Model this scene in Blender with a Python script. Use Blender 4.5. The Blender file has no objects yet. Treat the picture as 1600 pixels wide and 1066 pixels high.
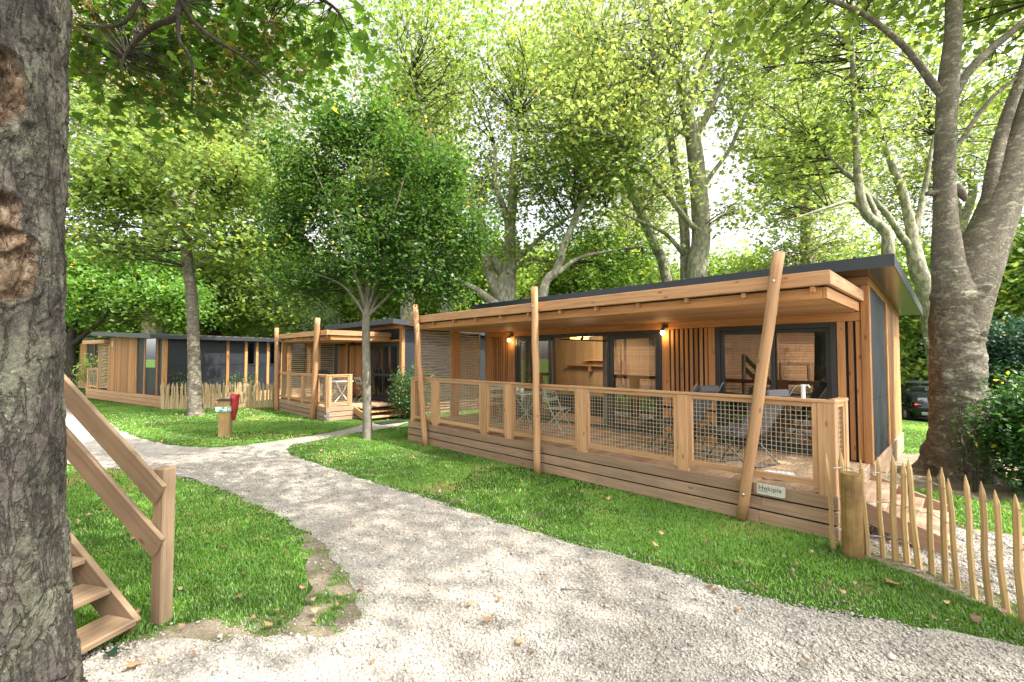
import bpy, math, random
import numpy as np
from mathutils import Vector, Matrix
R = math.radians
random.seed(7)
rng = np.random.default_rng(7)
scene = bpy.context.scene
col = scene.collection

# ------------------------------------------------------------------ camera, world, sun, exposure
CAM_H, FPX, TILT = 1.9, 716.0, math.atan(25 / 716.0)
cam = bpy.data.cameras.new('camera')
cam.sensor_width = 36.0
cam.lens = 36.0 * FPX / 1600.0
cam.clip_start, cam.clip_end = 0.05, 2000
cam_ob = bpy.data.objects.new('camera', cam)
col.objects.link(cam_ob)
cam_ob.location = (0, 0, CAM_H)
cam_ob.rotation_euler = (math.pi / 2 + TILT, 0, 0)
scene.camera = cam_ob

SUN_AZ, SUN_EL = R(118), R(56)            # azimuth clockwise from +Y
sun_dir = Vector((math.sin(SUN_AZ) * math.cos(SUN_EL), math.cos(SUN_AZ) * math.cos(SUN_EL), math.sin(SUN_EL)))
sl = bpy.data.lights.new('sun', 'SUN')
sl.energy, sl.angle, sl.color = 3.1, R(0.6), (1.0, 0.94, 0.84)
so = bpy.data.objects.new('sun', sl)
col.objects.link(so)
so.location = (20, -10, 40)
so.rotation_euler = sun_dir.to_track_quat('Z', 'Y').to_euler()

w = bpy.data.worlds.new('World')
scene.world = w
w.use_nodes = True
nt = w.node_tree
bg = nt.nodes['Background']
sky = nt.nodes.new('ShaderNodeTexSky')
sky.sky_type = 'NISHITA'
sky.sun_disc = False
sky.sun_elevation, sky.sun_rotation = SUN_EL, SUN_AZ
sky.air_density, sky.dust_density, sky.ozone_density = 1.0, 4.0, 1.0
bw = nt.nodes.new('ShaderNodeRGBToBW')
mul = nt.nodes.new('ShaderNodeMath'); mul.operation = 'MULTIPLY'; mul.inputs[1].default_value = 1.5
tc = nt.nodes.new('ShaderNodeTexCoord')
cn = nt.nodes.new('ShaderNodeTexNoise'); cn.inputs['Scale'].default_value = 2.2; cn.inputs['Detail'].default_value = 6
cr = nt.nodes.new('ShaderNodeValToRGB')
cr.color_ramp.elements[0].position = 0.25; cr.color_ramp.elements[0].color = (.62, .62, .62, 1)
cr.color_ramp.elements[1].position = 0.55; cr.color_ramp.elements[1].color = (1, 1, 1, 1)
mx = nt.nodes.new('ShaderNodeMix'); mx.data_type = 'RGBA'
L = nt.links.new
L(sky.outputs[0], bw.inputs[0]); L(bw.outputs[0], mul.inputs[0])
L(tc.outputs['Generated'], cn.inputs['Vector']); L(cn.outputs[0], cr.inputs[0])
L(cr.outputs[0], mx.inputs[0]); L(sky.outputs[0], mx.inputs[6]); L(mul.outputs[0], mx.inputs[7])
L(mx.outputs[2], bg.inputs[0])
bg.inputs[1].default_value = 0.15
vs = scene.view_settings
vs.view_transform, vs.look, vs.gamma, vs.exposure = 'Standard', 'None', 1.0, 1.66
vs.use_curve_mapping = False
cy = scene.cycles
cy.use_denoising = True
cy.max_bounces, cy.diffuse_bounces, cy.glossy_bounces = 8, 5, 4
cy.transmission_bounces, cy.transparent_max_bounces = 6, 12
cy.sample_clamp_indirect = 8.0
cy.caustics_reflective = cy.caustics_refractive = False
try:
    cy.use_adaptive_sampling = False
    cy.denoiser = 'OPENIMAGEDENOISE'; cy.denoising_input_passes = 'RGB_ALBEDO_NORMAL'; cy.denoising_prefilter = 'ACCURATE'
except Exception:
    pass

# ------------------------------------------------------------------ helpers
_ct, _st = math.cos(TILT), math.sin(TILT)
def at(px, py, Y):
    """photo pixel + distance in front of the camera -> point in the place"""
    a = (px - 800) / FPX; b = -(py - 533) / FPX
    d = Vector((a, _ct - b * _st, _st + b * _ct))
    return Vector((0, 0, CAM_H)) + d * (Y / d.y)

ANG = R(-45)
EX, EY = Vector((.70711, -.70711, 0)), Vector((.70711, .70711, 0))
ORG = Vector((-2.37, 10.498, 0))           # front left corner of the main cabin's deck
def lw(x, y, z=0): return ORG + EX * x + EY * y + Vector((0, 0, z))

def tag(o, label=None, cat=None, group=None, kind=None):
    if label: o['label'] = label
    if cat: o['category'] = cat
    if group: o['group'] = group
    if kind: o['kind'] = kind
    return o
def empty(name, loc=(0, 0, 0), rz=0.0, parent=None):
    o = bpy.data.objects.new(name, None)
    col.objects.link(o); o.location = loc; o.rotation_euler = (0, 0, rz)
    o.empty_display_size = .2
    if parent: o.parent = parent
    return o
def thing(name, label, cat, loc=(0, 0, 0), rz=0.0, group=None):
    return tag(empty(name, loc, rz), label, cat, group)
def copy_tree(o, parent=None):
    c = o.copy(); col.objects.link(c)
    if parent: c.parent = parent
    for ch in o.children: copy_tree(ch, c)
    return c

class MB:
    """collects shapes and links them as ONE mesh object"""
    def __init__(s):
        s.v = []; s.f = []; s.uv = []; s.r = []
    def _add(s, vs, fs, uvs, rnd=None):
        b = len(s.v); s.v += vs
        rnd = random.random() if rnd is None else rnd
        for f, u in zip(fs, uvs):
            s.f.append([b + i for i in f]); s.uv += u; s.r.append(rnd)
    def box(s, x0, x1, y0, y1, z0, z1, ch=.004, M=None, long=None):
        h = [abs(x1 - x0) / 2, abs(y1 - y0) / 2, abs(z1 - z0) / 2]
        c = [(x0 + x1) / 2, (y0 + y1) / 2, (z0 + z1) / 2]
        ch = min(ch, min(h) * .45)
        la = h.index(max(h)) if long is None else long
        vs = []; idx = {}
        for sx in (-1, 1):
            for sy in (-1, 1):
                for sz in (-1, 1):
                    sg = (sx, sy, sz)
                    for ax in range(3):
                        p = [sg[k] * (h[k] if k == ax else h[k] - ch) for k in range(3)]
                        idx[(sg, ax)] = len(vs); vs.append(p)
        fs = []
        S = (-1, 1)
        for ax in range(3):
            a, b = (ax + 1) % 3, (ax + 2) % 3
            for q in S:
                loop = []
                for (i, j) in ((-1, -1), (1, -1), (1, 1), (-1, 1)):
                    sg = [0, 0, 0]; sg[ax] = q; sg[a] = i; sg[b] = j
                    loop.append(idx[(tuple(sg), ax)])
                fs.append(loop if q > 0 else loop[::-1])
            for i in S:
                for j in S:
                    sg0 = [0, 0, 0]; sg0[a] = i; sg0[b] = j
                    s0 = list(sg0); s0[ax] = -1; s1 = list(sg0); s1[ax] = 1
                    s0, s1 = tuple(s0), tuple(s1)
                    q = [idx[(s0, a)], idx[(s1, a)], idx[(s1, b)], idx[(s0, b)]]
                    fs.append(q if i * j < 0 else q[::-1])
        for sx in S:
            for sy in S:
                for sz in S:
                    sg = (sx, sy, sz); t = [idx[(sg, 0)], idx[(sg, 1)], idx[(sg, 2)]]
                    fs.append(t if sx * sy * sz > 0 else t[::-1])
        ou, ov = random.uniform(0, 60), random.uniform(0, 60)
        oth = [k for k in range(3) if k != la]
        uvs = []
        for f in fs:
            n = [0, 0, 0]
            P = [vs[i] for i in f]
            e1 = [P[1][k] - P[0][k] for k in range(3)]; e2 = [P[2][k] - P[0][k] for k in range(3)]
            n = [abs(e1[1] * e2[2] - e1[2] * e2[1]), abs(e1[2] * e2[0] - e1[0] * e2[2]), abs(e1[0] * e2[1] - e1[1] * e2[0])]
            ax = n.index(max(n))
            if ax == la: uvs.append([(ou + p[oth[0]] * .2, ov + p[oth[1]]) for p in P])
            else:
                o = [k for k in oth if k != ax][0]
                uvs.append([(ou + p[la], ov + p[o] + (0 if ax == oth[0] else .37)) for p in P])
        vs2 = [Vector((p[0] + c[0], p[1] + c[1], p[2] + c[2])) for p in vs]
        if M is not None: vs2 = [M @ p for p in vs2]
        s._add([tuple(p) for p in vs2], fs, uvs)
    def beam(s, p0, p1, wd, ht, up=(0, 0, 1), ch=.004):
        p0, p1 = Vector(p0), Vector(p1)
        d = p1 - p0; ln = d.length; x = d.normalized()
        u = Vector(up); y = u.cross(x)
        if y.length < 1e-4: y = Vector((1, 0, 0)).cross(x)
        y.normalize(); z = x.cross(y)
        M = Matrix(((x.x, y.x, z.x, p0.x), (x.y, y.y, z.y, p0.y), (x.z, y.z, z.z, p0.z), (0, 0, 0, 1)))
        s.box(0, ln, -wd / 2, wd / 2, -ht / 2, ht / 2, ch, M, 0)
    def tube(s, pts, rad, n=8, cap=True, closed=False):
        pts = [Vector(p) for p in pts]
        if not hasattr(rad, '__len__'): rad = [rad] * len(pts)
        ou = random.uniform(0, 60); vs = []; fs = []; uvs = []
        prev = None; ln = 0; lens = []
        for i, p in enumerate(pts):
            a = pts[max(i - 1, 0)]; b = pts[min(i + 1, len(pts) - 1)]
            t = (b - a).normalized() if (b - a).length > 1e-9 else Vector((0, 0, 1))
            if prev is None:
                u = t.cross(Vector((0, 0, 1)))
                if u.length < .05: u = t.cross(Vector((1, 0, 0)))
                u.normalize()
            else:
                u = prev - t * prev.dot(t)
                u = u.normalized() if u.length > 1e-6 else t.orthogonal().normalized()
            prev = u; w_ = t.cross(u)
            if i: ln += (p - pts[i - 1]).length
            lens.append(ln)
            for k in range(n):
                an = 2 * math.pi * k / n
                vs.append(tuple(p + (u * math.cos(an) + w_ * math.sin(an)) * rad[i]))
        for i in range(len(pts) - 1):
            for k in range(n):
                k2 = (k + 1) % n
                fs.append([i * n + k, i * n + k2, (i + 1) * n + k2, (i + 1) * n + k])
                c0, c1 = 2 * math.pi * rad[0] * k / n, 2 * math.pi * rad[0] * (k + 1) / n
                uvs.append([(ou + lens[i], c0), (ou + lens[i], c1), (ou + lens[i + 1], c1), (ou + lens[i + 1], c0)])
        if cap:
            f0 = list(range(n))[::-1]; f1 = [(len(pts) - 1) * n + k for k in range(n)]
            for f in (f0, f1):
                fs.append(f); uvs.append([(ou + .2 * vs[i][0], vs[i][1]) for i in f])
        s._add(vs, fs, uvs)
    def poly(s, pts, rnd=None):
        pts = [tuple(p) for p in pts]
        s._add(pts, [list(range(len(pts)))], [[(p[0], p[1] + p[2]) for p in pts]], rnd)
    def prism(s, pts2, y0, y1, M=None, ch=0):
        """outline in (x, z) extruded along y"""
        n = len(pts2)
        vs = [Vector((p[0], y0, p[1])) for p in pts2] + [Vector((p[0], y1, p[1])) for p in pts2]
        fs = [list(range(n)), list(range(n, 2 * n))[::-1]] + [[i, i + n, (i + 1) % n + n, (i + 1) % n] for i in range(n)]
        uvs = [[(vs[i].x, vs[i].z) for i in f] for f in fs]
        if M is not None: vs = [M @ p for p in vs]
        s._add([tuple(p) for p in vs], fs, uvs)
    def sphere(s, c, r, n=12, m=8, sc=(1, 1, 1)):
        vs = []; fs = []
        for i in range(m + 1):
            th = math.pi * i / m
            for k in range(n):
                a = 2 * math.pi * k / n
                vs.append((c[0] + r * sc[0] * math.sin(th) * math.cos(a), c[1] + r * sc[1] * math.sin(th) * math.sin(a), c[2] + r * sc[2] * math.cos(th)))
        for i in range(m):
            for k in range(n):
                k2 = (k + 1) % n
                fs.append([i * n + k, (i + 1) * n + k, (i + 1) * n + k2, i * n + k2])
        s._add(vs, fs, [[(vs[i][0], vs[i][1]) for i in f] for f in fs])
    def build(s, name, mat, parent=None, smooth=False):
        me = bpy.data.meshes.new(name)
        me.from_pydata(s.v, [], s.f)
        ul = me.uv_layers.new(name='UVMap')
        ul.data.foreach_set('uv', np.array(s.uv, dtype=np.float32).ravel())
        at_ = me.attributes.new('rnd', 'FLOAT', 'FACE')
        at_.data.foreach_set('value', np.array(s.r, dtype=np.float32))
        if smooth: me.polygons.foreach_set('use_smooth', np.ones(len(me.polygons), dtype=bool))
        me.materials.append(mat)
        me.update()
        o = bpy.data.objects.new(name, me)
        col.objects.link(o)
        if parent: o.parent = parent
        return o

def np_mesh(name, co, faces_flat, counts, mat, parent=None, rnd=None, smooth=False, extra=None):
    """fast mesh from numpy arrays; rnd = per vertex attribute"""
    me = bpy.data.meshes.new(name)
    co = np.asarray(co, dtype=np.float32); counts = np.asarray(counts, dtype=np.int32)
    me.vertices.add(len(co)); me.vertices.foreach_set('co', co.ravel())
    me.loops.add(len(faces_flat)); me.loops.foreach_set('vertex_index', np.asarray(faces_flat, dtype=np.int32))
    me.polygons.add(len(counts))
    st = np.zeros(len(counts), dtype=np.int32); st[1:] = np.cumsum(counts)[:-1]
    me.polygons.foreach_set('loop_start', st)
    if smooth: me.polygons.foreach_set('use_smooth', np.ones(len(counts), dtype=bool))
    if rnd is not None:
        a = me.attributes.new('rnd', 'FLOAT', 'POINT'); a.data.foreach_set('value', np.asarray(rnd, dtype=np.float32))
    for k, arr in (extra or {}).items():
        a = me.attributes.new(k, 'FLOAT', 'POINT'); a.data.foreach_set('value', np.asarray(arr, dtype=np.float32))
    me.materials.append(mat)
    me.update(calc_edges=True)
    o = bpy.data.objects.new(name, me); col.objects.link(o)
    if parent: o.parent = parent
    return o

def _hash(i, j, k, s):
    h = (i * 374761393 + j * 668265263 + k * 1274126177 + s * 974711) & 0xffffffff
    h = ((h ^ (h >> 13)) * 1274126177) & 0xffffffff
    h = (h ^ (h >> 16)) & 0xffffff
    return h / float(0xffffff)
def vnoise(p, s=0):
    p = np.asarray(p, dtype=np.float64); i = np.floor(p).astype(np.int64); f = p - i; f = f * f * (3 - 2 * f)
    r = 0
    for dx in (0, 1):
        for dy in (0, 1):
            for dz in (0, 1):
                wgt = (f[:, 0] if dx else 1 - f[:, 0]) * (f[:, 1] if dy else 1 - f[:, 1]) * (f[:, 2] if dz else 1 - f[:, 2])
                r = r + wgt * _hash(i[:, 0] + dx, i[:, 1] + dy, i[:, 2] + dz, s)
    return r
def fbm(p, oct=4, s=0):
    a, t, r = .5, 0, 0
    p = np.asarray(p, dtype=np.float64)
    for k in range(oct):
        r = r + a * vnoise(p * 2 ** k, s + k); t += a; a *= .5
    return r / t

# ------------------------------------------------------------------ materials
def newmat(name):
    m = bpy.data.materials.new(name); m.use_nodes = True
    n = m.node_tree; return m, n, n.nodes['Principled BSDF'], n.links.new
def ramp(n, stops):
    r = n.nodes.new('ShaderNodeValToRGB')
    e = r.color_ramp.elements
    while len(e) < len(stops): e.new(.5)
    for el, (p, c) in zip(e, stops):
        el.position = p; el.color = (*c, 1) if len(c) == 3 else c
    return r
def noise(n, vec, scale, detail=4, rough=.6, dist=0):
    t = n.nodes.new('ShaderNodeTexNoise')
    t.inputs['Scale'].default_value = scale; t.inputs['Detail'].default_value = detail
    t.inputs['Roughness'].default_value = rough; t.inputs['Distortion'].default_value = dist
    if vec is not None: n.links.new(vec, t.inputs['Vector'])
    return t
def mixc(n, fac, a, b, mode='MIX'):
    m = n.nodes.new('ShaderNodeMix'); m.data_type = 'RGBA'; m.blend_type = mode
    for s, v in ((0, fac), (6, a), (7, b)):
        if isinstance(v, (int, float)): m.inputs[s].default_value = v
        elif isinstance(v, tuple): m.inputs[s].default_value = (*v, 1)
        else: n.links.new(v, m.inputs[s])
    return m.outputs[2]
def mapping(n, vec, scale):
    m = n.nodes.new('ShaderNodeMapping'); m.inputs['Scale'].default_value = scale
    n.links.new(vec, m.inputs['Vector']); return m.outputs[0]
def math_(n, op, a, b=None):
    m = n.nodes.new('ShaderNodeMath'); m.operation = op
    for s, v in ((0, a), (1, b)):
        if v is None: continue
        if isinstance(v, (int, float)): m.inputs[s].default_value = v
        else: n.links.new(v, m.inputs[s])
    return m.outputs[0]
def attr(n, name):
    a = n.nodes.new('ShaderNodeAttribute'); a.attribute_name = name; return a.outputs['Fac']
def bump(n, h, bsdf, strength=.3, dist=.01):
    b = n.nodes.new('ShaderNodeBump'); b.inputs['Strength'].default_value = strength; b.inputs['Distance'].default_value = dist
    n.links.new(h, b.inputs['Height']); n.links.new(b.outputs[0], bsdf.inputs['Normal'])

def wood(name, light, dark, knot=(.18, .08, .03), rough=.62, weather=0.0, wcol=(.25, .22, .19), var=.35, knots=True):
    m, n, b, l = newmat(name)
    uv = n.nodes.new('ShaderNodeUVMap').outputs[0]
    g1 = noise(n, mapping(n, uv, (1.3, 26, 1)), 1.0, 5, .65, .6)
    g2 = noise(n, mapping(n, uv, (.5, 7, 1)), 1.0, 3, .5, 1.2)
    r1 = ramp(n, [(.36, dark), (.58, light)])
    l(g1.outputs[0], r1.inputs[0])
    r2 = ramp(n, [(.3, tuple(c * .72 for c in light)), (.7, tuple(min(1, c * 1.12) for c in light))])
    l(g2.outputs[0], r2.inputs[0])
    c = mixc(n, .36, r1.outputs[0], r2.outputs[0])
    if knots:
        vo = n.nodes.new('ShaderNodeTexVoronoi'); vo.inputs['Scale'].default_value = 1.0
        l(mapping(n, uv, (3.4, 8.5, 1)), vo.inputs['Vector'])
        kr = ramp(n, [(.07, (1, 1, 1)), (.16, (0, 0, 0))]); l(vo.outputs['Distance'], kr.inputs[0])
        c = mixc(n, math_(n, 'MULTIPLY', kr.outputs[0], .75), c, knot)
    rn = attr(n, 'rnd')
    tr = ramp(n, [(0, (1 - var, 1 - var * 1.1, 1 - var * 1.2)), (.5, (1, 1, 1)), (1, (1 + var * .35, 1 + var * .3, 1 + var * .2))])
    l(rn, tr.inputs[0])
    c = mixc(n, 1.0, c, tr.outputs[0], 'MULTIPLY')
    if weather:
        geo = n.nodes.new('ShaderNodeTexCoord').outputs['Object']
        wn = noise(n, geo, 2.2, 5, .65)
        wr = ramp(n, [(.38, (0, 0, 0)), (.68, (1, 1, 1))]); l(wn.outputs[0], wr.inputs[0])
        c = mixc(n, math_(n, 'MULTIPLY', wr.outputs[0], weather), c, wcol)
    l(c, b.inputs['Base Color'])
    b.inputs['Roughness'].default_value = rough
    b.inputs['Specular IOR Level'].default_value = .3
    bump(n, g1.outputs[0], b, .25, .004)
    return m
def plain(name, colr, rough=.5, metal=0.0, var=.12, scale=14, bumpy=0.0, spec=.5):
    m, n, b, l = newmat(name)
    oc = n.nodes.new('ShaderNodeTexCoord').outputs['Object']
    t = noise(n, oc, scale, 5, .6)
    r = ramp(n, [(.25, tuple(c * (1 - var) for c in colr)), (.75, tuple(min(1, c * (1 + var)) for c in colr))])
    l(t.outputs[0], r.inputs[0]); l(r.outputs[0], b.inputs['Base Color'])
    rr = ramp(n, [(.2, (rough * .8,) * 3), (.8, (min(1, rough * 1.15),) * 3)]); l(t.outputs[0], rr.inputs[0]); l(rr.outputs[0], b.inputs['Roughness'])
    b.inputs['Metallic'].default_value = metal; b.inputs['Specular IOR Level'].default_value = spec
    if bumpy: bump(n, t.outputs[0], b, bumpy, .01)
    return m
def emit(name, colr, strength):
    m, n, b, l = newmat(name)
    b.inputs['Base Color'].default_value = (*colr, 1)
    b.inputs['Emission Color'].default_value = (*colr, 1); b.inputs['Emission Strength'].default_value = strength
    return m
def glass(name, tint=(.9, .93, .93), refl=1.9):
    m, n, b, l = newmat(name)
    n.nodes.remove(b)
    tr = n.nodes.new('ShaderNodeBsdfTransparent'); tr.inputs[0].default_value = (*tint, 1)
    gl = n.nodes.new('ShaderNodeBsdfGlossy'); gl.inputs['Roughness'].default_value = .004
    fr = n.nodes.new('ShaderNodeFresnel'); fr.inputs['IOR'].default_value = refl
    mxs = n.nodes.new('ShaderNodeMixShader')
    oc = n.nodes.new('ShaderNodeTexCoord').outputs['Object']
    nz = noise(n, oc, 1.3, 1, .4)
    bp = n.nodes.new('ShaderNodeBump'); bp.inputs['Strength'].default_value = .035; bp.inputs['Distance'].default_value = .02
    l(nz.outputs[0], bp.inputs['Height']); l(bp.outputs[0], gl.inputs['Normal'])
    l(fr.outputs[0], mxs.inputs[0]); l(tr.outputs[0], mxs.inputs[1]); l(gl.outputs[0], mxs.inputs[2])
    l(mxs.outputs[0], n.nodes['Material Output'].inputs[0])
    return m
def leafmat(name, dif, tra, yellow=(.30, .26, .03), amount=.06, gloss=.022):
    m, n, b, l = newmat(name)
    n.nodes.remove(b)
    rn = attr(n, 'rnd')
    def rc(c, k=1.0):
        return [(0, tuple(x * .62 for x in c)), (.5, c), (1 - amount, tuple(min(1, x * 1.3) for x in c)), (1, tuple(x * k for x in yellow))]
    r1 = ramp(n, rc(dif)); r2 = ramp(n, rc(tra, 1.3)); l(rn, r1.inputs[0]); l(rn, r2.inputs[0])
    d = n.nodes.new('ShaderNodeBsdfDiffuse'); t = n.nodes.new('ShaderNodeBsdfTranslucent')
    g = n.nodes.new('ShaderNodeBsdfGlossy'); g.inputs['Roughness'].default_value = .42; g.inputs[0].default_value = (1, 1, 1, 1)
    l(r1.outputs[0], d.inputs[0]); l(r2.outputs[0], t.inputs[0])
    a = n.nodes.new('ShaderNodeAddShader'); l(d.outputs[0], a.inputs[0]); l(t.outputs[0], a.inputs[1])
    m2 = n.nodes.new('ShaderNodeMixShader'); m2.inputs[0].default_value = gloss
    l(a.outputs[0], m2.inputs[1]); l(g.outputs[0], m2.inputs[2])
    l(m2.outputs[0], n.nodes['Material Output'].inputs[0])
    return m
def barkmat(name, base, patch, dark, sc=1.0, patch_at=.56, bstr=.6, zs=.45):
    m, n, b, l = newmat(name)
    oc = n.nodes.new('ShaderNodeTexCoord').outputs['Object']
    v1 = mapping(n, oc, (1, 1, zs))
    n1 = noise(n, v1, 5.5 * sc, 6, .65, .4)
    n2 = noise(n, oc, 22 * sc, 5, .7)
    r1 = ramp(n, [(.3, dark), (.5, base), (.72, tuple(min(1, c * 1.35) for c in base))]); l(n2.outputs[0], r1.inputs[0])
    pr = ramp(n, [(patch_at - .02, (0, 0, 0)), (patch_at + .02, (1, 1, 1))]); l(n1.outputs[0], pr.inputs[0])
    c = mixc(n, math_(n, 'MULTIPLY', pr.outputs[0], .8), r1.outputs[0], patch)
    n3 = noise(n, v1, 2.2 * sc, 3, .5)
    r3 = ramp(n, [(.3, (.7, .7, .7)), (.7, (1.15, 1.15, 1.15))]); l(n3.outputs[0], r3.inputs[0])
    c = mixc(n, 1.0, c, r3.outputs[0], 'MULTIPLY')
    l(c, b.inputs['Base Color']); b.inputs['Roughness'].default_value = .88; b.inputs['Specular IOR Level'].default_value = .2
    h = math_(n, 'ADD', n2.outputs[0], math_(n, 'MULTIPLY', pr.outputs[0], -.5))
    bump(n, h, b, bstr, .02)
    return m

M = {}
M['larch'] = wood('larch_cladding', (.56, .285, .12), (.36, .155, .055), (.14, .05, .02))
M['larch_light'] = wood('larch_light', (.62, .355, .19), (.38, .185, .08), (.22, .085, .03), var=.25)
M['rail'] = wood('larch_rail', (.63, .375, .205), (.41, .215, .095), (.24, .095, .03), var=.22)
M['deck'] = wood('deck_boards', (.52, .35, .215), (.36, .225, .13), (.2, .1, .05), weather=.35, wcol=(.40, .32, .25))
M['skirt'] = wood('weathered_larch', (.50, .33, .22), (.30, .19, .12), (.19, .085, .035), weather=.45, wcol=(.25, .20, .155), rough=.75, var=.25)
M['stair'] = wood('stair_timber', (.285, .195, .12), (.18, .115, .068), (.10, .05, .025), weather=.3, wcol=(.23, .175, .125), var=.2)
M['pale'] = wood('pale_pine', (.58, .43, .25), (.47, .33, .17), (.30, .15, .06), var=.12)
M['chestnut'] = wood('chestnut_pale', (.58, .40, .19), (.38, .225, .09), (.25, .13, .05), weather=.35, wcol=(.40, .29, .15), var=.35)
M['paling'] = wood('pale_paling', (.62, .47, .27), (.46, .32, .16), (.25, .13, .05), weather=.2, wcol=(.42, .33, .2), var=.3)
M['post'] = wood('round_post', (.50, .33, .12), (.26, .14, .045), (.10, .05, .02), weather=.95, wcol=(.13, .075, .03), var=.1)
M['metal'] = plain('dark_metal', (.035, .042, .052), .38, .0, .15, 6)
M['panel'] = plain('dark_panel', (.018, .022, .029), .55, 0, .12, 3)
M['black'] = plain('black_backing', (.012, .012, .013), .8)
M['frame'] = plain('window_frame', (.030, .036, .040), .35, 0, .1, 5)
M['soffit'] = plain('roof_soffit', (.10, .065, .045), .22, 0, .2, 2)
M['steel'] = plain('steel', (.55, .56, .57), .3, 1.0, .1)
M['wire'] = plain('galvanised_wire', (.42, .43, .44), .45, .8, .15)
M['mesh'] = plain('mesh_wire', (.55, .46, .32), .6, 0, .15, 9)
M['glass'] = glass('window_glass', (.62, .64, .62), 3.2)
M['glass_far'] = glass('far_glass', (.55, .58, .6), 1.8)
M['white'] = plain('white_plastic', (.78, .78, .77), .45, 0, .05)
M['cloth_white'] = plain('white_cloth', (.74, .74, .74), .9, 0, .1, 20, .3)
M['curtain'] = plain('curtain', (.34, .28, .21), .95, 0, .25, 5)
M['cream'] = plain('pale_curtain', (.52, .45, .36), .95, 0, .15, 5)
M['sling'] = plain('grey_sling', (.115, .112, .118), .85, 0, .15, 30, .2)
M['tube'] = plain('grey_tube', (.12, .125, .13), .35, .6, .1)
M['green'] = plain('sage_metal', (.36, .45, .36), .45, 0, .12)
M['red'] = plain('red_cover', (.42, .035, .04), .5, 0, .25, 8, .4)
M['sign_green'] = plain('sign_green', (.05, .50, .33), .4, 0, .05)
M['sign_white'] = plain('sign_white', (.72, .80, .77), .4, 0, .05)
M['sign_plate'] = plain('plate', (.62, .63, .55), .4, 0, .1, 20)
M['ink'] = plain('ink', (.17, .11, .085), .6, 0, .05)
M['grey'] = plain('grey_plastic', (.18, .18, .18), .5, 0, .1)
M['bulb'] = emit('lit_bulb', (1.0, .62, .22), 6)
M['lit_wood'] = emit('lit_lamp_shade', (1.0, .55, .14), 1.2)
M['tyre'] = plain('tyre', (.02, .02, .02), .85)
M['rim'] = plain('alloy', (.45, .46, .47), .3, .9)
M['car_black'] = plain('black_paint', (.010, .011, .015), .06, 0, .1, 3)
M['car_silver'] = plain('silver_paint', (.38, .41, .46), .25, .5, .05, 3)
M['car_white'] = plain('white_paint', (.62, .66, .68), .25, 0, .05, 3)
M['car_glass'] = plain('car_glass', (.02, .03, .035), .06, 0, .1, 3)
M['tail'] = plain('tail_lamp', (.45, .01, .015), .2, 0, .1)
M['bark_plane'] = barkmat('plane_bark', (.29, .26, .205), (.50, .48, .35), (.15, .13, .10), 1.3, .53)
M['bark_pale'] = barkmat('pale_plane_bark', (.26, .24, .175), (.50, .48, .34), (.12, .105, .08), 1.6, .50)
M['bark_big'] = barkmat('old_plane_bark', (.185, .158, .125), (.36, .335, .25), (.075, .058, .046), 1.5, .545, .9, 1.9)
M['bark_grey'] = barkmat('grey_bark', (.25, .225, .18), (.36, .35, .27), (.12, .10, .08), 3.0, .58, .4)
M['bark_dark'] = barkmat('dark_bark', (.055, .045, .036), (.10, .09, .07), (.02, .017, .014), 1.5, .6)
M['twig'] = barkmat('twig_bark', (.07, .056, .042), (.12, .11, .08), (.03, .024, .018), 3, .6)
M['lf_plane'] = leafmat('plane_leaf', (.085, .135, .034), (.20, .26, .044), amount=.05)
M['lf_plane2'] = leafmat('plane_leaf_pale', (.115, .155, .050), (.225, .275, .062), amount=.08)
M['lf_maple'] = leafmat('maple_leaf', (.050, .105, .020), (.10, .185, .018), amount=.02)
M['lf_dark'] = leafmat('hornbeam_leaf', (.036, .076, .017), (.062, .125, .015), amount=.03, gloss=.02)
M['lf_mid'] = leafmat('mid_leaf', (.065, .135, .028), (.15, .26, .03), amount=.04)
M['lf_sun'] = leafmat('bright_leaf', (.095, .15, .035), (.20, .265, .04), amount=.1)
M['lf_willow'] = leafmat('willow_leaf', (.15, .20, .10), (.17, .24, .08), amount=.03)
M['lf_bush'] = leafmat('bush_leaf', (.028, .075, .022), (.05, .12, .018), amount=.0, gloss=.025)
M['lf_conifer'] = leafmat('conifer_leaf', (.018, .045, .028), (.01, .03, .012), amount=.01)
M['lf_far'] = leafmat('far_leaf', (.085, .14, .032), (.19, .26, .038), amount=.05)
M['lf_yellow'] = leafmat('yellow_leaf', (.42, .30, .03), (.30, .22, .02), amount=.1)
M['seed'] = leafmat('maple_seed', (.20, .125, .05), (.15, .085, .02), (.2, .12, .03), .05)
M['dead'] = leafmat('dry_leaf', (.27, .165, .095), (.08, .04, .015), (.30, .22, .10), .15, .04)
M['grass'] = leafmat('grass_blade', (.105, .205, .030), (.135, .25, .026), (.27, .25, .09), .12, .04)

# ------------------------------------------------------------------ ground, paths, grass
def groundmat():
    m, n, b, l = newmat('ground_soil_grass')
    oc = n.nodes.new('ShaderNodeTexCoord').outputs['Object']
    a = noise(n, oc, .55, 4, .6); c = noise(n, oc, 38, 6, .7); d = noise(n, oc, 2.5, 4, .6)
    r = ramp(n, [(.3, (.035, .075, .012)), (.7, (.06, .13, .02))]); l(c.outputs[0], r.inputs[0])
    s = ramp(n, [(.3, (.12, .085, .05)), (.7, (.22, .17, .11))]); l(c.outputs[0], s.inputs[0])
    f = ramp(n, [(.52, (0, 0, 0)), (.66, (1, 1, 1))]); l(d.outputs[0], f.inputs[0])
    l(mixc(n, math_(n, 'MULTIPLY', f.outputs[0], .5), r.outputs[0], s.outputs[0]), b.inputs['Base Color'])
    b.inputs['Roughness'].default_value = .95; b.inputs['Specular IOR Level'].default_value = .1
    bump(n, c.outputs[0], b, .8, .03)
    return m
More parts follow.
